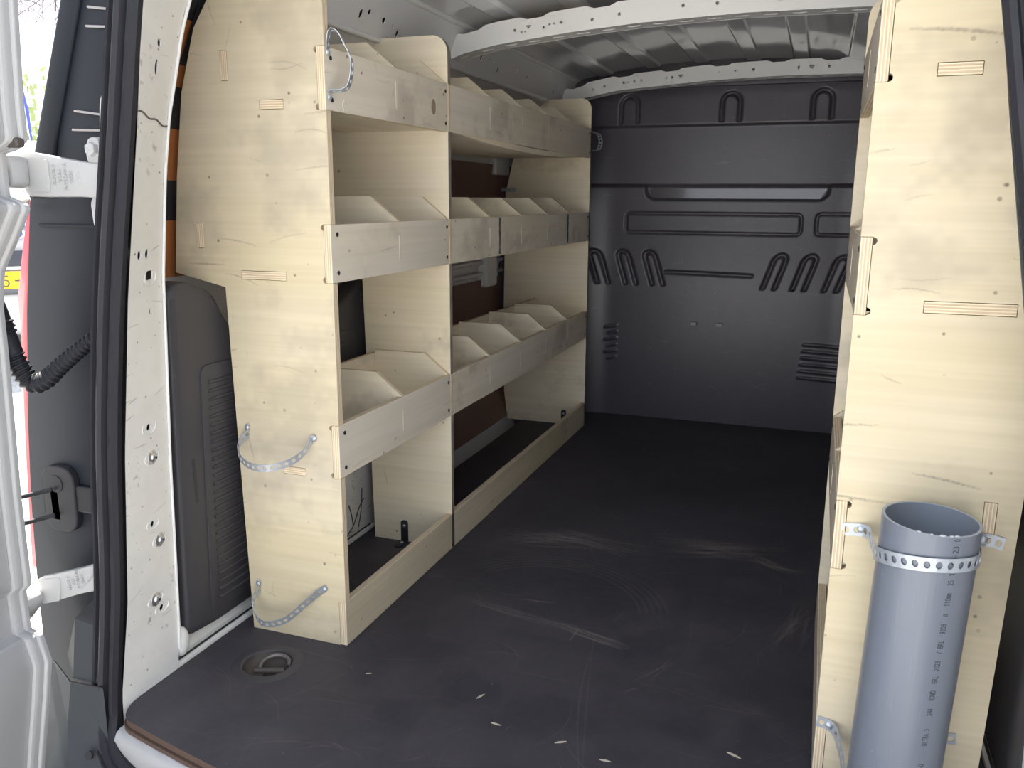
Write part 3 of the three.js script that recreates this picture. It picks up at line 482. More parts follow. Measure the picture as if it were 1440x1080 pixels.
{ // raised lettering on the hinge arms (worn, rotated a quarter turn) and the oval emblem
  const { FontLoader } = await import('three/addons/loaders/FontLoader.js'), { TextGeometry } = await import('three/addons/geometries/TextGeometry.js');
  const font = await new FontLoader().loadAsync('fonts/droid/droid_sans_bold.typeface.json');
  const word = (H, txt, x, y, size, rot, sh) => { const g = new TextGeometry(txt, { font, size, depth: 0.0020, curveSegments: 2 }); g.computeBoundingBox(); const b = g.boundingBox; g.translate(-(b.min.x + b.max.x) / 2, -(b.min.y + b.max.y) / 2, 0); g.rotateZ(rot).translate(x, y, -0.7885); mesh('raised_lettering', g, M.white, H); };
  const q = Math.PI / 2;
  word(h1, 'CASER 1', -0.5575, 0.715, 0.0046, q); word(h1, '1LEH', -0.549, 0.714, 0.0048, q); word(h1, 'BVSGAS A', -0.5405, 0.713, 0.0052, q); word(h1, '1TEE', -0.532, 0.7125, 0.005, q);
  word(h2, 'HVSE 1', -0.6085, 0.182, 0.0046, q + 0.15); word(h2, 'HE', -0.6005, 0.1855, 0.0046, q + 0.15); word(h2, 'CASNVY', -0.5925, 0.1905, 0.005, q + 0.15); word(h2, '1ME', -0.584, 0.192, 0.005, q + 0.15);
  word(h1, 'FRH', -0.622, 0.722, 0.007, q); word(h2, 'CSN', -0.672, 0.141, 0.0045, 0.9);
  for (const [H, x, y] of [[h1, -0.521, 0.7115], [h2, -0.574, 0.1965]]) {
    mesh('oval_emblem', new THREE.TorusGeometry(0.0085, 0.0009, 8, 28).scale(0.62, 1, 1).translate(x, y, -0.7885), M.white, H);
    mesh('emblem_mark', tube([V(x - 0.0025, y - 0.004, -0.7885), V(x + 0.001, y - 0.001, -0.788), V(x - 0.001, y + 0.001, -0.788), V(x + 0.0025, y + 0.004, -0.7885)], 0.0008, 16, 6), M.white, H);
  }
}
{ // tail lamp seen edge-on
  const T = thing('tail_lamp', 'tall narrow red tail lamp at the left rear corner of the van', 'tail lamp');
  mesh('red_lens', ext(roundedPoly([[-0.657, 0.686], [-0.68, 0.614], [-0.696, 0.558], [-0.698, 0.51], [-0.7125, 0.381], [-0.722, 0.277], [-0.7305, 0.166], [-0.718, 0.166], [-0.7125, 0.277], [-0.701, 0.385], [-0.682, 0.51], [-0.676, 0.56], [-0.664, 0.614], [-0.65, 0.686]], 0.004), 0.036, -0.870, 0.002), M.red, T);
  mesh('clear_edge', ext(roundedPoly([[-0.7025, 0.49], [-0.718, 0.381], [-0.727, 0.277], [-0.735, 0.18], [-0.7305, 0.18], [-0.722, 0.277], [-0.7125, 0.381], [-0.6995, 0.49]], 0.001), 0.034, -0.870, 0.001), phys({ color: rgb(0.85, 0.82, 0.78), roughness: 0.2, clearcoat: 1 }), T);
  mesh('lamp_cap', new THREE.ConeGeometry(0.009, 0.016, 8).rotateZ(-1.2).translate(-0.6425, 0.684, -0.818), std({ color: rgb(0.7, 0.66, 0.6), roughness: 0.4 }), T);
}
{ // grey plastic bumper corner, two stepped faces
  const B = thing('rear_bumper', 'dark grey plastic bumper corner below the lower hinge', 'bumper');
  const strip = (n, pa, pb, m = M.bumper) => mesh(n, grid(1, pa.length - 1, (u, v) => { const i = Math.round(v * (pa.length - 1)), a = pa[i], b = pb[i]; return [lerp(a[0], b[0], u), lerp(a[1], b[1], u), lerp(a[2], b[2], u)]; }).toNonIndexed(), m, B);
  const fix = (g) => { g.geometry.computeVertexNormals(); return g; };
  // upper block: lit front face, left bevel, top slope
  fix(strip('upper_block_face', [[-0.618, 0.040, -0.785], [-0.614, 0.126, -0.795]], [[-0.565, 0.042, -0.785], [-0.558, 0.118, -0.795]]));
  fix(strip('upper_block_side', [[-0.672, 0.042, -0.826], [-0.620, 0.128, -0.826]], [[-0.618, 0.040, -0.785], [-0.614, 0.126, -0.795]]));
  fix(strip('upper_block_top', [[-0.614, 0.126, -0.795], [-0.60, 0.15, -0.826]], [[-0.558, 0.118, -0.795], [-0.545, 0.15, -0.826]], M.black));
  // lower corner sweeping down to the step
  const lowA = [[-0.682, 0.036, -0.812], [-0.688, -0.04, -0.79], [-0.70, -0.13, -0.765], [-0.72, -0.3, -0.73]], lowB = [[-0.618, 0.036, -0.780], [-0.620, -0.02, -0.770], [-0.60, -0.085, -0.745], [-0.55, -0.135, -0.70]], lowC = [[-0.56, 0.040, -0.780], [-0.555, -0.03, -0.775], [-0.55, -0.08, -0.76], [-0.47, -0.125, -0.73]];
  fix(strip('lower_corner_side', lowA, lowB)); fix(strip('lower_corner_face', lowB, lowC));
  mesh('bumper_step', ext(roundedPoly([[-0.62, 0.68], [-0.55, 0.735], [0, 0.66], [0.55, 0.735], [0.62, 0.68], [0.5, 0.5], [0, 0.44], [-0.5, 0.5]], 0.02), 0.02, 0, 0.006).rotateX(-Math.PI / 2).translate(0, -0.157, 0), M.bumper, B);
  mesh('bumper_face', ext(poly([[-0.7, -0.15], [0.7, -0.15], [0.68, -0.35], [-0.68, -0.35]]), 0.03, -0.8, 0.006), M.bumper, B);
  const seam = [V(-0.682, 0.038, -0.812), V(-0.618, 0.0385, -0.779), V(-0.56, 0.041, -0.779)]; mesh('bumper_seam', mergeGeometries([tube(seam.slice(0, 2), 0.0012, 4, 6), tube(seam.slice(1), 0.0012, 4, 6)]), M.black, B);
  mesh('bumper_clip', new THREE.CylinderGeometry(0.006, 0.006, 0.004, 14).rotateX(1.2).translate(-0.572, -0.05, -0.757), M.black, B);
}
{ // corrugated cable sleeve: V-shaped run from the door into the body
  const C = thing('cable_sleeve', 'black corrugated rubber cable sleeve looping from door to jamb', 'cable sleeve');
  const curve = new THREE.CatmullRomCurve3([V(-0.672, 0.575, -0.772), V(-0.656, 0.553, -0.768), V(-0.648, 0.522, -0.77), V(-0.638, 0.482, -0.775), V(-0.622, 0.458, -0.78), V(-0.606, 0.462, -0.784), V(-0.585, 0.480, -0.79), V(-0.556, 0.503, -0.797), V(-0.515, 0.532, -0.808)], false, 'centripetal');
  const N = 300, K = 16, fr = curve.computeFrenetFrames(N), pos = [], idx = [];
  for (let i = 0; i <= N; i++) {
    const t = i / N, p = curve.getPointAt(t), r = t < 0.17 ? 0.0125 : t < 0.24 ? 0.0135 + 0.0015 * Math.sin(t * 260) : (t < 0.33 ? 0.0128 : lerp(0.0122, 0.0085, sst(t, 0.33, 0.9)) + 0.0017 * Math.sin((t - 0.33) * 2 * Math.PI * 38));
    for (let k = 0; k < K; k++) { const a = k / K * Math.PI * 2, q = p.clone().addScaledVector(fr.normals[i], Math.cos(a) * r).addScaledVector(fr.binormals[i], Math.sin(a) * r); pos.push(q.x, q.y, q.z); }
    if (i < N) for (let k = 0; k < K; k++) { const a = i * K + k, b = i * K + (k + 1) % K; idx.push(a, b, b + K, a, b + K, a + K); }
  }
  const g = new THREE.BufferGeometry(); g.setAttribute('position', new THREE.Float32BufferAttribute(pos, 3)); g.setIndex(idx); g.computeVertexNormals();
  mesh('bellows', g, M.rubber, C);
  mesh('sleeve_collar', new THREE.TorusGeometry(0.0135, 0.003, 8, 24).rotateX(1.25).rotateZ(-0.35).translate(-0.652, 0.538, -0.769), M.rubber, C);
}
{ // door check: oval bezel with two rods
  const C = thing('door_check', 'black oval door check bezel with two thin rods', 'door check');
  const o = roundedPoly([[-0.678, 0.332], [-0.618, 0.332], [-0.620, 0.237], [-0.680, 0.237]], 0.026), i2 = roundedPoly([[-0.673, 0.327], [-0.623, 0.327], [-0.625, 0.242], [-0.675, 0.242]], 0.022);
  o.holes.push(new THREE.Path(i2.getPoints(10).reverse()));
  mesh('bezel_rim', ext(o, 0.011, -0.833, 0.003), M.rubber, C); mesh('bezel_plate', ext(i2, 0.0025, -0.8325), M.jamb, C);
  mesh('socket', ext(roundedPoly([[-0.668, 0.316], [-0.648, 0.316], [-0.646, 0.25], [-0.667, 0.25]], 0.008), 0.009, -0.831, 0.004), M.black, C);
  mesh('cap', new THREE.CylinderGeometry(0.012, 0.014, 0.008, 24).rotateX(Math.PI / 2).translate(-0.652, 0.306, -0.825), M.rubber, C);
  mesh('strap_guide', span(-0.622, -0.55, 0.268, 0.306, -0.832, -0.824, 0.004), M.rubber, C);
  mesh('rod', tube([V(-0.655, 0.299, -0.818), V(-0.69, 0.291, -0.79), V(-0.71, 0.288, -0.765)], 0.0032, 10, 8), M.rubber, C);
  mesh('rod', tube([V(-0.655, 0.262, -0.818), V(-0.69, 0.253, -0.79), V(-0.71, 0.249, -0.765)], 0.0032, 10, 8), M.rubber, C);
}
{ // the right door stands open too, just outside the picture
  const D = struct('door_2'), d = roundedPoly([[0.60, -0.2], [0.60, 0.18], [0.585, 0.62], [0.54, 0.98], [0.62, 0.98], [0.715, 0.5], [0.72, -0.2]], 0.02);
  mesh('door_shell', ext(d, 0.56, -0.74, 0.01), M.white, D);
}
// ------------------------------------------------------------------ ribbed charcoal side trims
for (const sd of [-1, 1]) {
  const T = thing('side_trim', sd < 0 ? 'charcoal ribbed plastic side trim between white pillar and left rack' : 'charcoal plastic side trim at right behind the grey pipe', 'trim panel');
  const mk = (n, g, m, p = T) => mesh(n, sd < 0 ? g : right.f(g.index ? g.toNonIndexed() : g), m, p);
  const s = roundedPoly([[0.932, 0.036], [0.948, 0.565], [0.985, 0.574], [1.046, 0.551], [1.071, 0.505], [1.11, 0.47], [1.25, 0.452], [1.40, 0.49], [1.48, 0.53], [1.52, 0.53], [1.52, 0.25], [1.22, 0.2], [1.16, 0.03], [1.0, 0.03]], 0.02);
  const shell = mk('trim_shell', extX(s, 0.045, -0.592, 0.012), M.trim);
  if (sd > 0) continue;
  mk('rib_field', extX(roundedPoly([[0.985, 0.052], [0.999, 0.445], [1.45, 0.44], [1.45, 0.28], [1.14, 0.2], [1.13, 0.052]], 0.018), 0.004, -0.5485, 0.0015), M.trim);
  for (let i = 0; i < 27; i++) { const y = 0.072 + i * 0.0133; mk('rib', tube([V(-0.5455, y, -(1.003 + i * 0.0004)), V(-0.5448, y, -1.05), V(-0.5455, y, y > 0.2 ? -1.40 : -1.125)], 0.0034, 6, 6), M.trim); }
  mk('clip_slot', extX(roundedPoly([[0.968, 0.31], [0.975, 0.31], [0.977, 0.24], [0.97, 0.24]], 0.002), 0.003, -0.5492, 0.001), M.black);
}

// ------------------------------------------------------------------ plywood racks
const RAILS = [[0.8085, 0.8915], [0.570, 0.653], [0.276, 0.3585]], BASE = [0, 0.0735], XF = 0.346, TH = 0.012;
function rack(side, zs, label, far) { // zs: front z of the near panel, centres of further uprights
  const R = thing('shelving_rack', label, 'shelving');
  const X = (x) => side * x; // x given as distance from the centre line
  const outline = (full) => full ? [[0.515, 0.975], [0.58, 0.83], [0.609, 0.707], [0.614, 0.36], [0.612, 0.09], [0.600, 0]] : [[0.518, 0.975], [0.533, 0.961], [0.559, 0.925], [0.588, 0.839], [0.608, 0.718], [0.624, 0.577], [0.533, 0.558], [0.528, 0.317], [0.521, 0]];
  function panel(name, z, notched, full, mats, slots) {
    const s = new THREE.Shape(), r = 0.03, P = (x, y) => s.lineTo(X(x), y);
    s.moveTo(X(XF), notched ? BASE[1] : 0);
    if (notched) for (const [a, b] of [...RAILS].reverse()) {
      const dog = (y, d) => { for (let k = 0; k <= 6; k++) { const t = -Math.PI / 2 + k / 6 * Math.PI; P(XF + TH + 0.0005 + 0.0042 * Math.cos(t), y + 0.0042 * d + 0.0042 * Math.sin(t)); } };
      P(XF, a - 0.0004); P(XF + TH + 0.0005, a - 0.0004); dog(a, 1); dog(b, -1); P(XF + TH + 0.0005, b + 0.0004); P(XF, b + 0.0004);
    }
    P(XF, 0.975 - r); for (let k = 1; k <= 8; k++) { const t = k / 8 * Math.PI / 2; P(XF + r - r * Math.cos(t), 0.975 - r + r * Math.sin(t)); }
    for (const [x, y] of outline(full)) P(x, y);
    if (notched) { P(XF + TH + 0.0005, 0); P(XF + TH + 0.0005, BASE[1]); }
    s.closePath();
    for (const [x0, x1, y0, y1] of slots ?? []) s.holes.push(rectHole(Math.min(X(x0), X(x1)) - 0.0007, Math.max(X(x0), X(x1)) + 0.0007, y0 - 0.0007, y1 + 0.0007));
    return mesh(name, uvBox(ext(s, TH, z, 0, 8), 2), mats, R);
  }
  const near = zs[0], bays = [], slots = [];
  // shelf tongues and back-strip tongues through the end panel
  const tongues = side < 0 ? [[0.415, 0.454, 0.812, 0.824], [0.424, 0.502, 0.5715, 0.5835], [0.407, 0.446, 0.2745, 0.2855], [0.505, 0.5165, 0.853, 0.893], [0.5665, 0.578, 0.616, 0.652]] : [[0.403, 0.443, 0.8125, 0.8245], [0.414, 0.5, 0.5755, 0.5875], [0.407, 0.446, 0.2745, 0.2855], [0.494, 0.506, 0.335, 0.375]];
  panel('end_panel', near - TH, true, false, WORNDIM, tongues);
  for (const [x0, x1, y0, y1] of tongues) mesh('tongue', uvBox(span(X(x0), X(x1), y0, y1, near - TH, near + 0.0006, 0.0005), y1 - y0 > x1 - x0 ? 0 : 1), [M.edge, M.edge], R);
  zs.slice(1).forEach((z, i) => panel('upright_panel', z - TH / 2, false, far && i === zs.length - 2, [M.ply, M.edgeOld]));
  for (let b = 0; b + 1 < zs.length; b++) {
    const z0 = b ? zs[b] - TH / 2 : near, z1 = b + 2 === zs.length ? zs[b + 1] - TH / 2 : zs[b + 1] + TH / 2, zi = b ? z0 : near - TH, ze = zs[b + 1] + TH / 2;
    const n = b ? 5 : 2;
    RAILS.forEach(([ya, yb], row) => {
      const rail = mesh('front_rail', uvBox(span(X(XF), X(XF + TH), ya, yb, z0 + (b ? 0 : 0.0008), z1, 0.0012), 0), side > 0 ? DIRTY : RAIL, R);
      for (const zz of b ? [ze + 0.012] : [z0 - 0.016, ze + 0.010]) for (const yy of [ya + 0.014, yb - 0.014]) mesh('screw', new THREE.CylinderGeometry(0.0032, 0.0032, 0.0012, 12).rotateZ(Math.PI / 2).translate(X(XF - 0.0003), yy, zz), M.screw, rail);
      const deep = [0.548, 0.60, 0.505][row], ys = ya + 0.005, sag = b && row === 0 ? 0.017 : 0;
      // shelf board with its slight sag
      const cap = [];
      const sy = (u) => -sag * 4 * u * (1 - u);
      const g = mergeGeometries([
        grid(1, 14, (u, v) => [X(lerp(XF + TH, deep, u)), ys + 0.010 + sy(v), lerp(zi, ze, v)], (p) => [p[2], p[0]]),
        grid(1, 14, (u, v) => [X(lerp(deep, XF + TH - (sag ? 0.0105 : 0), u)), ys - 0.002 + sy(v), lerp(zi, ze, v)], (p) => [p[2], p[0]]),
        grid(1, 14, (u, v) => [X(XF + TH - (sag ? 0.0105 : 0)), ys + lerp(-0.002, 0.010, u) + sy(v), lerp(zi, ze, v)], (p) => [p[2], p[1]]),
        grid(1, 14, (u, v) => [X(deep), ys + lerp(0.010, -0.002, u) + sy(v), lerp(zi, ze, v)], (p) => [p[2], p[1]])]);
      mesh('shelf_board', g, M.ply, R);
      const top = yb + 0.040;
      mesh('back_strip', uvBox(span(X(deep), X(deep + 0.009), ys - 0.002, row === 2 ? top - 0.006 : top, zi, ze), 0), PLY, R);
      const div = (name, z) => {
        const s = poly([[X(XF + TH), ys + 0.01], [X(XF + TH), yb], [X(XF + TH - 0.0115), yb + 0.0005], [X(XF + 0.05), top], [X(deep), top], [X(deep), ys + 0.01]]);
        return mesh(name, uvBox(ext(s, 0.009, z - 0.0045), 2, 0.009), PLY, R);
      };
      for (let k = 1; k < n; k++) {
        const z = lerp(zi, ze, k / n); div('divider', z);
        const hh = rr(0.036, 0.046); mesh('tenon', uvBox(span(X(XF - 0.0005), X(XF + 0.004), (ya + yb) / 2 - hh / 2, (ya + yb) / 2 + hh / 2, z - 0.0033, z + 0.0033, 0.0004), 2), [M.tenon, M.tenon], R);
      }
      if (!b) div('end_liner', ze + 0.0052);
      if (b + 2 < zs.length) mesh('rail_tenon', uvBox(span(X(XF - 0.0007), X(XF + 0.006), ya, yb, ze - 0.0015, ze - TH + 0.001, 0.0004), 2), [M.edge, M.edge], R);
    });
    const base = mesh('base_rail', uvBox(span(X(XF), X(XF + TH), 0.0005, BASE[1], b ? z0 + TH / 2 : z0, b + 2 === zs.length ? z1 : zs[b + 1], 0.0012), 0), side > 0 ? DIRTY : WORNDIM, R);
  }
  return R;
}
const rackL = rack(-1, [-1.053, -1.467, -2.48], 'two-bay plywood shelving rack along the left wall with sloped bin dividers', true);
const rackR = rack(1, [-0.98, -1.394], 'plywood shelving rack at right with the grey pipe strapped to its end panel', false);
{ // angle brackets and a wall clip on the left rack, floor brackets screwed to the uprights
  const bracket = (x, z, m) => {
    const b = mesh('angle_bracket', ext(roundedPoly([[x - 0.008, 0.0005], [x + 0.008, 0.0005], [x + 0.008, 0.046], [x - 0.008, 0.046]], [0.001, 0.001, 0.007, 0.007]), 0.002, z, 0.0005), m, rackL);
    mesh('bracket_foot', ext(roundedPoly([[x - 0.008, -z], [x + 0.008, -z], [x + 0.008, -z - 0.036], [x - 0.008, -z - 0.036]], [0.001, 0.001, 0.007, 0.007]), 0.002, 0, 0.0005).rotateX(-Math.PI / 2).translate(0, 0.0004, 0), m, b);
    mesh('bracket_screw', new THREE.SphereGeometry(0.0036, 12, 8).scale(1, 1, 0.5).translate(x, 0.034, z + 0.002), M.bright, b); mesh('bracket_screw', new THREE.SphereGeometry(0.0036, 12, 8).scale(1, 0.5, 1).translate(x, 0.003, z + 0.014), M.bright, b);
  };
  bracket(-0.452, -1.4605, M.screw); bracket(-0.412, -2.4735, M.screw);
  const c = mesh('wall_clip', span(-0.622, -0.576, 0.712, 0.724, -2.473, -2.468, 0.003), M.galv, rackL); mesh('clip_screw', new THREE.SphereGeometry(0.004, 12, 8).translate(-0.588, 0.718, -2.467), M.bright, c); mesh('clip_screw', new THREE.SphereGeometry(0.004, 12, 8).translate(-0.605, 0.718, -2.467), M.bright, c);
  // dark rubbed stripes on the middle far rail, the knot and the plug on the top near rail
  const smear = std({ color: rgb(0.10, 0.10, 0.11), roughness: 0.9 });
  for (const [z, w] of [[-1.728, 0.006], [-2.252, 0.008]]) { const s = new THREE.Shape(); for (let i = 0; i <= 14; i++) { const y = 0.574 + i * 0.0055; i ? s.lineTo(-z + w * rr(0.5, 1), y) : s.moveTo(-z + w, y); } for (let i = 14; i >= 0; i--) s.lineTo(-z - w * rr(0.5, 1), 0.574 + i * 0.0055); mesh('dark_stain', extX(s, 0.0006, -0.3462), smear, rackL); }
  mesh('knot', new THREE.CylinderGeometry(0.011, 0.011, 0.0007, 20).rotateZ(Math.PI / 2).scale(1, 1.2, 0.8).translate(-0.3459, 0.846, -1.40), std({ color: rgb(0.36, 0.27, 0.18), roughness: 0.8 }), rackL);
  mesh('plug', new THREE.CylinderGeometry(0.0085, 0.0085, 0.001, 20).rotateZ(Math.PI / 2).translate(-0.3458, 0.8185, -1.105), std({ color: rgb(0.78, 0.72, 0.6), roughness: 0.7 }), rackL);
}
// ------------------------------------------------------------------ perforated straps
function strap(label, pts, wdir, width, group, ears) {
  const S = thing('perforated_strap', label, 'metal strap', group);
  mesh('band', band(pts.map((p) => V(...p)), wdir, width, 0.0105, 0.0031, width * 0.26), M.galv, S);
  for (const [x, y, z, ax] of ears) { const g = new THREE.LatheGeometry([[0, 0.0028], [0.0022, 0.0026], [0.0042, 0.001], [0.0044, 0]].map((q) => new THREE.Vector2(...q)), 16); ax === 'x' ? g.rotateZ(-Math.PI / 2) : g.rotateX(Math.PI / 2); mesh('screw_head', g.translate(x, y, z), M.galv, S); }
}
strap('slack perforated metal strap loop halfway up the left end panel', [[-0.512, 0.345, -1.0518], [-0.506, 0.336, -1.051], [-0.513, 0.322, -1.04], [-0.509, 0.313, -1.026], [-0.487, 0.302, -1.009], [-0.457, 0.298, -0.999], [-0.427, 0.301, -1.002], [-0.405, 0.309, -1.019], [-0.394, 0.322, -1.038], [-0.392, 0.334, -1.050], [-0.386, 0.337, -1.0518]], V(0.15, 1, 0.25), 0.0125, null, [[-0.508, 0.342, -1.0512, 'z'], [-0.3885, 0.336, -1.0512, 'z']]);
strap('bent perforated metal strap at the foot of the left end panel', [[-0.509, 0.085, -1.0518], [-0.503, 0.077, -1.050], [-0.506, 0.06, -1.036], [-0.4985, 0.046, -1.026], [-0.471, 0.037, -1.011], [-0.436, 0.045, -1.016], [-0.412, 0.066, -1.035], [-0.393, 0.084, -1.048], [-0.378, 0.095, -1.0518]], V(0.1, 1, 0.3), 0.0125, null, [[-0.5055, 0.081, -1.0508, 'z'], [-0.382, 0.092, -1.0508, 'z']]);
strap('perforated strap loop on the top rail of the left rack', [[-0.3452, 0.888, -1.062], [-0.343, 0.899, -1.060], [-0.3385, 0.912, -1.060], [-0.330, 0.909, -1.064], [-0.322, 0.893, -1.068], [-0.3135, 0.874, -1.07], [-0.314, 0.855, -1.069], [-0.3185, 0.838, -1.066], [-0.327, 0.8335, -1.063], [-0.341, 0.834, -1.063], [-0.3452, 0.832, -1.063]], V(0.25, 0.2, 1), 0.0125, null, [[-0.3452, 0.826, -1.062, 'x'], [-0.3452, 0.884, -1.062, 'x']]);
strap('small perforated strap loop at the far end of the left rack', [[-0.346, 0.884, -2.4885], [-0.344, 0.882, -2.51], [-0.34, 0.878, -2.545], [-0.338, 0.86, -2.56], [-0.34, 0.838, -2.55], [-0.344, 0.832, -2.51], [-0.346, 0.83, -2.4885]], V(1, 0, 0.1), 0.0125, null, []);
const pipeTop = V(0.436, 0.371, -0.919), pipeBot = V(0.4265, 0.0008, -0.929), PR = 0.047;
{
  const pc = (y) => pipeBot.clone().lerp(pipeTop, y / 0.371), arc = (y0, y1, a0, a1, r) => { const o = []; for (let i = 0; i <= 16; i++) { const t = i / 16, a = lerp(a0, a1, t), y = lerp(y0, y1, t) + 0.008 * Math.sin(t * Math.PI), c = pc(y); o.push([c.x + r * Math.sin(a), y, c.z + r * Math.cos(a)]); } return o; };
  strap('upper perforated strap clamping the grey pipe below its rim', [[0.354, 0.325, -0.9795], [0.366, 0.326, -0.9792], [0.377, 0.3275, -0.9765], [0.3825, 0.328, -0.967], [0.3835, 0.327, -0.955], ...arc(0.324, 0.338, -1.75, 1.45, PR + 0.002), [0.486, 0.336, -0.945], [0.4865, 0.334, -0.962], [0.4905, 0.333, -0.9755], [0.500, 0.333, -0.9792], [0.517, 0.330, -0.9795]], V(0, 1, 0.12), 0.0155, null, [[0.3745, 0.3285, -0.977, 'z'], [0.497, 0.333, -0.9785, 'z']]);
  strap('lower perforated strap holding the grey pipe near the floor', [[0.347, 0.078, -0.9795], [0.358, 0.0765, -0.9792], [0.366, 0.074, -0.975], [0.372, 0.066, -0.963], [0.377, 0.054, -0.945], ...arc(0.048, 0.062, -1.6, 1.3, PR + 0.002), [0.478, 0.075, -0.95], [0.479, 0.084, -0.966], [0.482, 0.088, -0.977], [0.496, 0.0895, -0.9795]], V(0.1, 1, 0.05), 0.0145, null, [[0.3605, 0.0762, -0.978, 'z']]);
}
{ // grey plastic pipe with its printed line
  const W = 1024, H = 1280, cv = document.createElement('canvas'); cv.width = W; cv.height = H; const c = cv.getContext('2d');
  c.fillStyle = '#717783'; c.fillRect(0, 0, W, H);
  for (let i = 0; i < 500; i++) { c.fillStyle = rnd() < 0.5 ? 'rgba(255,255,255,0.05)' : 'rgba(30,34,46,0.05)'; c.fillRect(rnd() * W, rnd() * H, rr(1, 3), rr(8, 120)); }
  for (let i = 0; i < 26; i++) { c.fillStyle = i % 3 ? 'rgba(240,242,246,0.7)' : 'rgba(60,62,68,0.6)'; c.fillRect(rnd() * W, rnd() * H, rr(1, 3), rr(1, 4)); }
  const ang = 0.42, u = ang / (2 * Math.PI) * W;
  c.fillStyle = '#22242a'; c.font = 'bold 34px monospace'; c.textBaseline = 'middle';
  for (const [t, y] of [['PVC-U', 0.098], ['ULTRA 3', 0.135], ['SN4', 0.171], ['KOMO', 0.189], ['BRL', 0.209], ['2023', 0.2235], ['/', 0.243], ['BRL', 0.2495], ['9208', 0.2655], ['\u2300', 0.2855], ['110mm', 0.2965], ['25', 0.3195], ['16-06-23', 0.3295], ['0', 0.3665]]) {
    c.save(); c.translate(u, H * (1 - y / 0.371)); c.rotate(-Math.PI / 2); const px = t.length > 5 && t[0] === '1' ? 0.0325 / 0.371 * H : 0; c.scale((px ? px / c.measureText(t).width : 0.50), 0.8); if (t === '\u2300') { c.lineWidth = 3; c.strokeStyle = '#22242a'; c.beginPath(); c.arc(9, 0, 9, 0, 7); c.moveTo(0, 10); c.lineTo(18, -10); c.stroke(); } else c.fillText(t, 0, 0); c.restore();
  }
  const t = new THREE.CanvasTexture(cv); t.colorSpace = THREE.SRGBColorSpace; t.wrapS = THREE.RepeatWrapping; t.magFilter = THREE.LinearFilter;
  const P = thing('drain_pipe', 'open grey plastic pipe standing upright against the right end panel', 'pipe'), h = pipeTop.distanceTo(pipeBot);
  P.position.copy(pipeBot); P.quaternion.setFromUnitVectors(V(0, 1, 0), pipeTop.clone().sub(pipeBot).normalize());
  const pvc = phys({ name: 'grey plastic', map: t, roughness: 0.38, clearcoat: 0.2, clearcoatRoughness: 0.3 }), inner = std({ name: 'pipe bore', color: rgb(0.23, 0.26, 0.31), roughness: 0.45 });
  const ring = (r, y, a) => [r * Math.sin(a), y, r * Math.cos(a)], A = (v) => v * Math.PI * 2;
  mesh('outer_wall', grid(72, 4, (a, v) => ring(PR, v * h, A(a)), (p, a, v) => [a, v]), pvc, P);
  mesh('bore', grid(72, 4, (a, v) => ring(PR - 0.003, h - v * h, A(a))), inner, P);
  mesh('rim', grid(72, 2, (a, v) => ring(PR - 0.003 * v, h + 0.0006 * Math.sin(v * 3.14), A(a))), std({ color: rgb(0.36, 0.39, 0.42), roughness: 0.6 }), P);
  for (const [a, s] of [[-0.35, 0.0012], [0.12, 0.0017], [0.3, 0.0012], [0.42, 0.0014], [-0.1, 0.0009]]) mesh('burr', new THREE.IcosahedronGeometry(s, 1).scale(1.9, 0.7, 0.9).rotateY(a).translate((PR - 0.0015) * Math.sin(a), h + 0.0006, (PR - 0.0015) * Math.cos(a)), std({ color: rgb(0.46, 0.48, 0.52), roughness: 0.8 }), P);
}
{ // lashing ring sunk in the floor
  const T = thing('lashing_ring', 'rusty lashing ring in a round recess of the black floor', 'lashing ring'), x = -0.432, z = -0.966;
  const bowl = new THREE.LatheGeometry([[0.0005, -0.017], [0.014, -0.017], [0.026, -0.0155], [0.034, -0.010], [0.0365, -0.003], [0.037, 0.0002]].map((q) => new THREE.Vector2(...q)), 40).scale(1.0, 1, 0.95).translate(x, 0, z); mesh('bowl', bowl, M.rust, T);
  mesh('collar', new THREE.LatheGeometry([[0.0365, -0.002], [0.037, 0.0016], [0.041, 0.0022], [0.052, 0.001], [0.0535, 0.0002]].map((q) => new THREE.Vector2(...q)), 48).translate(x, 0, z), M.trim, T);
  mesh('ring', new THREE.TorusGeometry(0.022, 0.0035, 10, 30, Math.PI * 1.25).rotateX(-1.35).rotateY(0.2).translate(x + 0.006, -0.006, z - 0.008), std({ color: rgb(0.2, 0.18, 0.17), metalness: 0.6, roughness: 0.5 }), T);
  mesh('ring_bar', new THREE.CylinderGeometry(0.0045, 0.0045, 0.046, 12).rotateZ(Math.PI / 2).rotateY(0.35).translate(x + 0.006, -0.008, z + 0.004), M.rust, T);
  mesh('bolt', new THREE.CylinderGeometry(0.009, 0.010, 0.006, 20).translate(x - 0.008, -0.014, z + 0.014), M.rust, T);
}
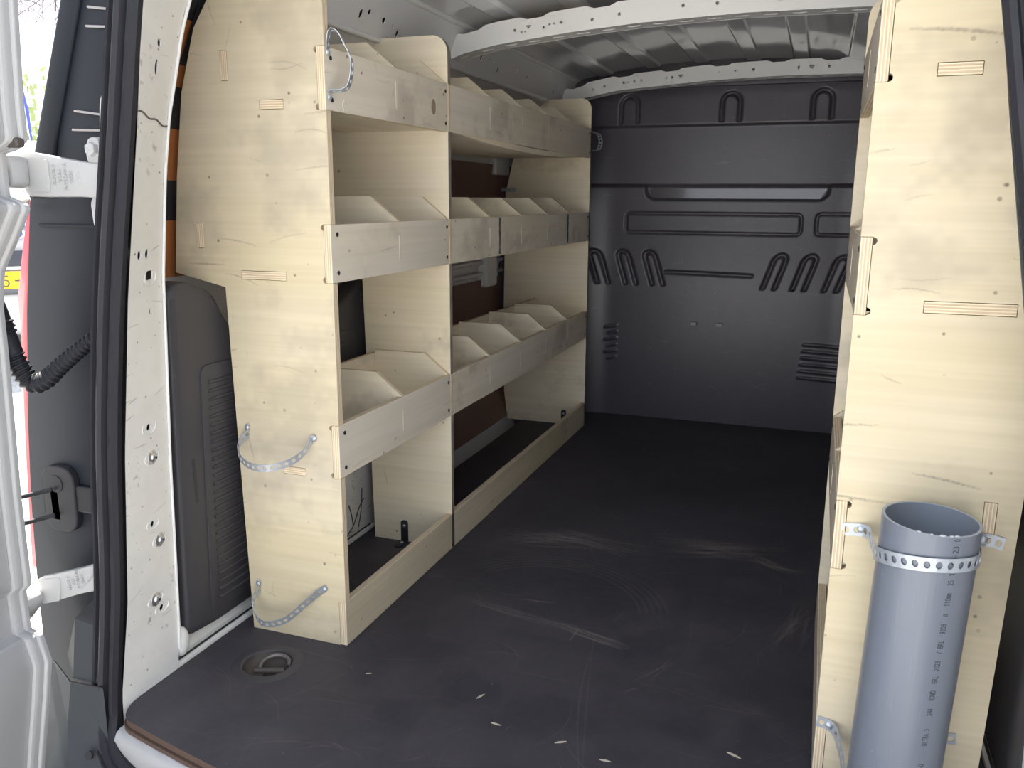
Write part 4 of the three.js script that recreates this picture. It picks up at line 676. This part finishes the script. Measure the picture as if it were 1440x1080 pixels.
{ // pale wood chips on the floor
  const shapes = [['curled', -0.097, -0.997, 0.016, 1.1], ['slender', 0.039, -0.937, 0.016, 0.5], ['flat', 0.102, -0.921, 0.015, 0.0], ['tapered', 0.253, -0.988, 0.020, -0.4], ['ragged', -0.054, -0.944, 0.014, -0.1], ['small', -0.275, -0.994, 0.009, 0.4]];
  const where = ['in the middle of the floor', 'near the rear edge left of centre scratches', 'closest to the rear floor edge', 'nearest the right rack', 'beside the curled chip', 'nearest the left rack foot'];
  shapes.forEach(([k, x, z, l, a], i) => { const s = new THREE.Shape(); s.moveTo(-l / 2, 0); s.quadraticCurveTo(-l * 0.1, l * 0.22, l / 2, l * 0.03); s.quadraticCurveTo(0, -l * 0.12, -l / 2, 0); const m = mesh('wood_chip', ext(s, 0.0015, 0, 0.0003).rotateX(-Math.PI / 2), M.chip); m.position.set(x, 0.0003, z); m.rotation.y = a; tag(m, k + ' pale wood chip on the black floor ' + where[i], 'wood chip', 'wood chips on the floor'); });
}

// ------------------------------------------------------------------ outside, seen past the open door
{
  const g = new THREE.PlaneGeometry(120, 120, 1, 1).rotateX(-Math.PI / 2).translate(0, -0.57, 0); for (let i = 0; i < g.attributes.uv.count; i++) g.attributes.uv.setXY(i, g.attributes.position.getX(i), g.attributes.position.getZ(i));
  mesh('ground', g, M.ground).userData.kind = 'structure';
}
{ // white car parked behind, facing away
  const C = thing('parked_car', 'white parked car with yellow number plate beyond the open door', 'car');
  C.position.set(-5.06, -0.57, -4.45); C.rotation.y = 0.877;
  const body = roundedPoly([[0, 0.28], [0, 0.62], [0.03, 0.98], [0.12, 1.0], [0.45, 1.62], [0.7, 1.68], [2.6, 1.66], [3.3, 1.1], [4.1, 0.98], [4.25, 0.6], [4.2, 0.28]], 0.06);
  mesh('body', ext(body, 1.72, -0.86, 0.06).rotateY(Math.PI / 2), M.white, C); // drawn along -z, width along x
  mesh('rear_window', ext(roundedPoly([[-0.7, 0], [0.7, 0], [0.62, 0.6], [-0.62, 0.6]], 0.06), 0.02, 0, 0.006).rotateX(-0.49).translate(0, 1.05, -0.12), M.glass, C);
  mesh('tailgate_recess', ext(roundedPoly([[-0.32, 0.785], [0.32, 0.785], [0.32, 0.885], [-0.32, 0.885]], 0.02), 0.02, 0.0, 0.004), std({ color: rgb(0.03, 0.035, 0.05), roughness: 0.5 }), C);
  mesh('bumper', ext(roundedPoly([[-0.84, 0.3], [0.84, 0.3], [0.84, 0.58], [-0.84, 0.58]], 0.08), 0.1, -0.02, 0.03), M.white, C);
  const cv = document.createElement('canvas'); cv.width = 512; cv.height = 128; const c = cv.getContext('2d'); c.fillStyle = '#f4bd1c'; c.fillRect(0, 0, 512, 128); c.fillStyle = '#4a4236'; c.font = '112px sans-serif'; c.textBaseline = 'middle'; c.textAlign = 'center'; c.fillText('6', 205, 70); c.fillRect(262, 62, 34, 11);
  const t = new THREE.CanvasTexture(cv); t.colorSpace = THREE.SRGBColorSpace; t.magFilter = THREE.LinearFilter;
  const pm = [M.white, std({ map: t, roughness: 0.5 })];
  const pl = mesh('number_plate', new THREE.BoxGeometry(0.52, 0.125, 0.012), [pm[0], pm[0], pm[0], pm[0], pm[1], pm[0]], C); pl.position.set(0, 0.68, 0.02);
  const hold = mesh('plate_holder', new THREE.BoxGeometry(0.53, 0.03, 0.014), std({ color: rgb(0.12, 0.12, 0.13), roughness: 0.6 }), C); hold.position.set(0, 0.604, 0.02);
  mesh('trim_bar', span(-0.34, 0.34, 0.755, 0.778, 0, 0.03, 0.006), M.bright, C);
  const bd = mesh('badge', new THREE.CylinderGeometry(0.055, 0.055, 0.012, 28).rotateX(Math.PI / 2).scale(1.4, 0.75, 1).translate(0.02, 1.005, 0.012), M.blue, C); mesh('badge_rim', new THREE.TorusGeometry(0.055, 0.007, 8, 28).scale(1.4, 0.75, 1).translate(0.02, 1.005, 0.018), M.bright, bd);
  for (const x of [-0.78, 0.78]) for (const z of [-0.75, -3.4]) mesh('wheel', new THREE.TorusGeometry(0.24, 0.09, 10, 28).rotateY(Math.PI / 2).translate(x, 0.33, z), M.rubber, C);
}
{ // bare drooping tree, twigs hang into the gap
  const T = thing('bare_tree', 'bare tree with drooping twigs against the white sky', 'tree');
  const base = V(-10.6, -0.57, -5.6); T.position.copy(base);
  mesh('trunk', tube([V(0, 0, 0), V(0.1, 1.4, 0.1), V(0.3, 2.8, -0.2), V(0.8, 4.2, -0.6)], 0.16, 20, 10), M.bark, T);
  const limbs = [[V(0.3, 2.6, -0.2), V(1.2, 3.7, -1.0), V(2.2, 3.9, -1.9), V(3.2, 3.5, -2.9)], [V(0.4, 3.2, -0.2), V(1.4, 4.2, -0.4), V(2.6, 4.2, -1.1), V(3.4, 3.7, -1.8)], [V(0.2, 2.3, 0), V(1.0, 3.3, -0.2), V(1.9, 3.6, -0.8), V(2.7, 3.2, -1.4)]];
  limbs.forEach((L) => mesh('limb', tube(L, 0.035, 24, 6), M.bark, T));
  const tw = [];
  for (let i = 0; i < 110; i++) {
    const L = new THREE.CatmullRomCurve3(limbs[i % 3]), p = L.getPointAt(rr(0.4, 1)), pts = [p]; let d = V(rr(-0.5, 0.6), rr(-0.1, 0.2), rr(-0.6, 0.3)).normalize();
    const n = 6, len = rr(0.09, 0.18); for (let k = 0; k < n; k++) { d.add(V(rr(-0.55, 0.55), rr(-0.6, 0.1), rr(-0.55, 0.55))).normalize(); pts.push(pts[k].clone().addScaledVector(d, len)); }
    tw.push(tube(pts, rr(0.004, 0.008), 12, 4));
    for (let q = 0; q < 3; q++) { const s = pts[1 + q * 2], e = d.clone().add(V(rr(-0.9, 0.9), rr(-0.6, 0.3), rr(-0.9, 0.9))).normalize(); tw.push(tube([s, s.clone().addScaledVector(e, 0.16), s.clone().addScaledVector(e, 0.32).add(V(0, -0.07, 0))], 0.004, 6, 4)); }
  }
  mesh('twigs', mergeGeometries(tw), M.bark, T).userData.kind = 'stuff';
}
{ // loose shrub behind the parked car
  const T = thing('garden_bush', 'pale green leafy bush standing behind the parked white car', 'bush'); T.position.set(-14.7, -0.57, -13.0); T.scale.setScalar(1.6);
  const stems = [], leaves = [];
  for (let i = 0; i < 16; i++) { const a = rr(0, 6.28), r = rr(0.4, 1.3), h = rr(1.6, 2.7); const c = [V(0, 0, 0), V(Math.cos(a) * r * 0.4, h * 0.5, Math.sin(a) * r * 0.4), V(Math.cos(a) * r, h, Math.sin(a) * r)]; stems.push(tube(c, 0.006, 10, 5)); const k = new THREE.CatmullRomCurve3(c);
    for (let j = 0; j < 60; j++) { const p = k.getPointAt(rr(0.3, 1)), s = rr(0.03, 0.06), g = new THREE.PlaneGeometry(s, s * 1.8, 1, 2), q = g.attributes.position; for (let v = 0; v < q.count; v++) q.setZ(v, Math.abs(q.getX(v)) * 0.4); g.rotateX(rr(0, 6)).rotateY(rr(0, 6)).translate(p.x + rr(-0.3, 0.3), p.y + rr(-0.25, 0.25), p.z + rr(-0.3, 0.3)); leaves.push(g); } }
  mesh('stems', mergeGeometries(stems), M.bark, T); const f = mesh('foliage', mergeGeometries(leaves), M.leaf, T); f.userData.kind = 'stuff'; f.geometry.computeVertexNormals();
}
{ // blue feather flag
  const T = thing('feather_flag', 'narrow blue feather flag leaning above the parked car', 'flag'); T.position.set(-10.19, -0.57, -9.26); T.rotation.y = 0.8; T.scale.set(0.5, 1.3, 1);
  mesh('pole', tube([V(0, 0, 0), V(-0.03, 1.2, 0), V(-0.10, 1.9, 0), V(-0.17, 2.15, 0)], 0.012, 20, 6), M.galv, T);
  mesh('cloth', ext(roundedPoly([[0.015, 1.28], [-0.015, 1.45], [-0.09, 1.85], [-0.17, 2.14], [-0.10, 2.13], [0.0, 1.85]], 0.02), 0.012, -0.006, 0.003), M.blue, T);
}
scene.traverse((o) => { if (o.isMesh) shade(o); });
renderer.render(scene, camera);
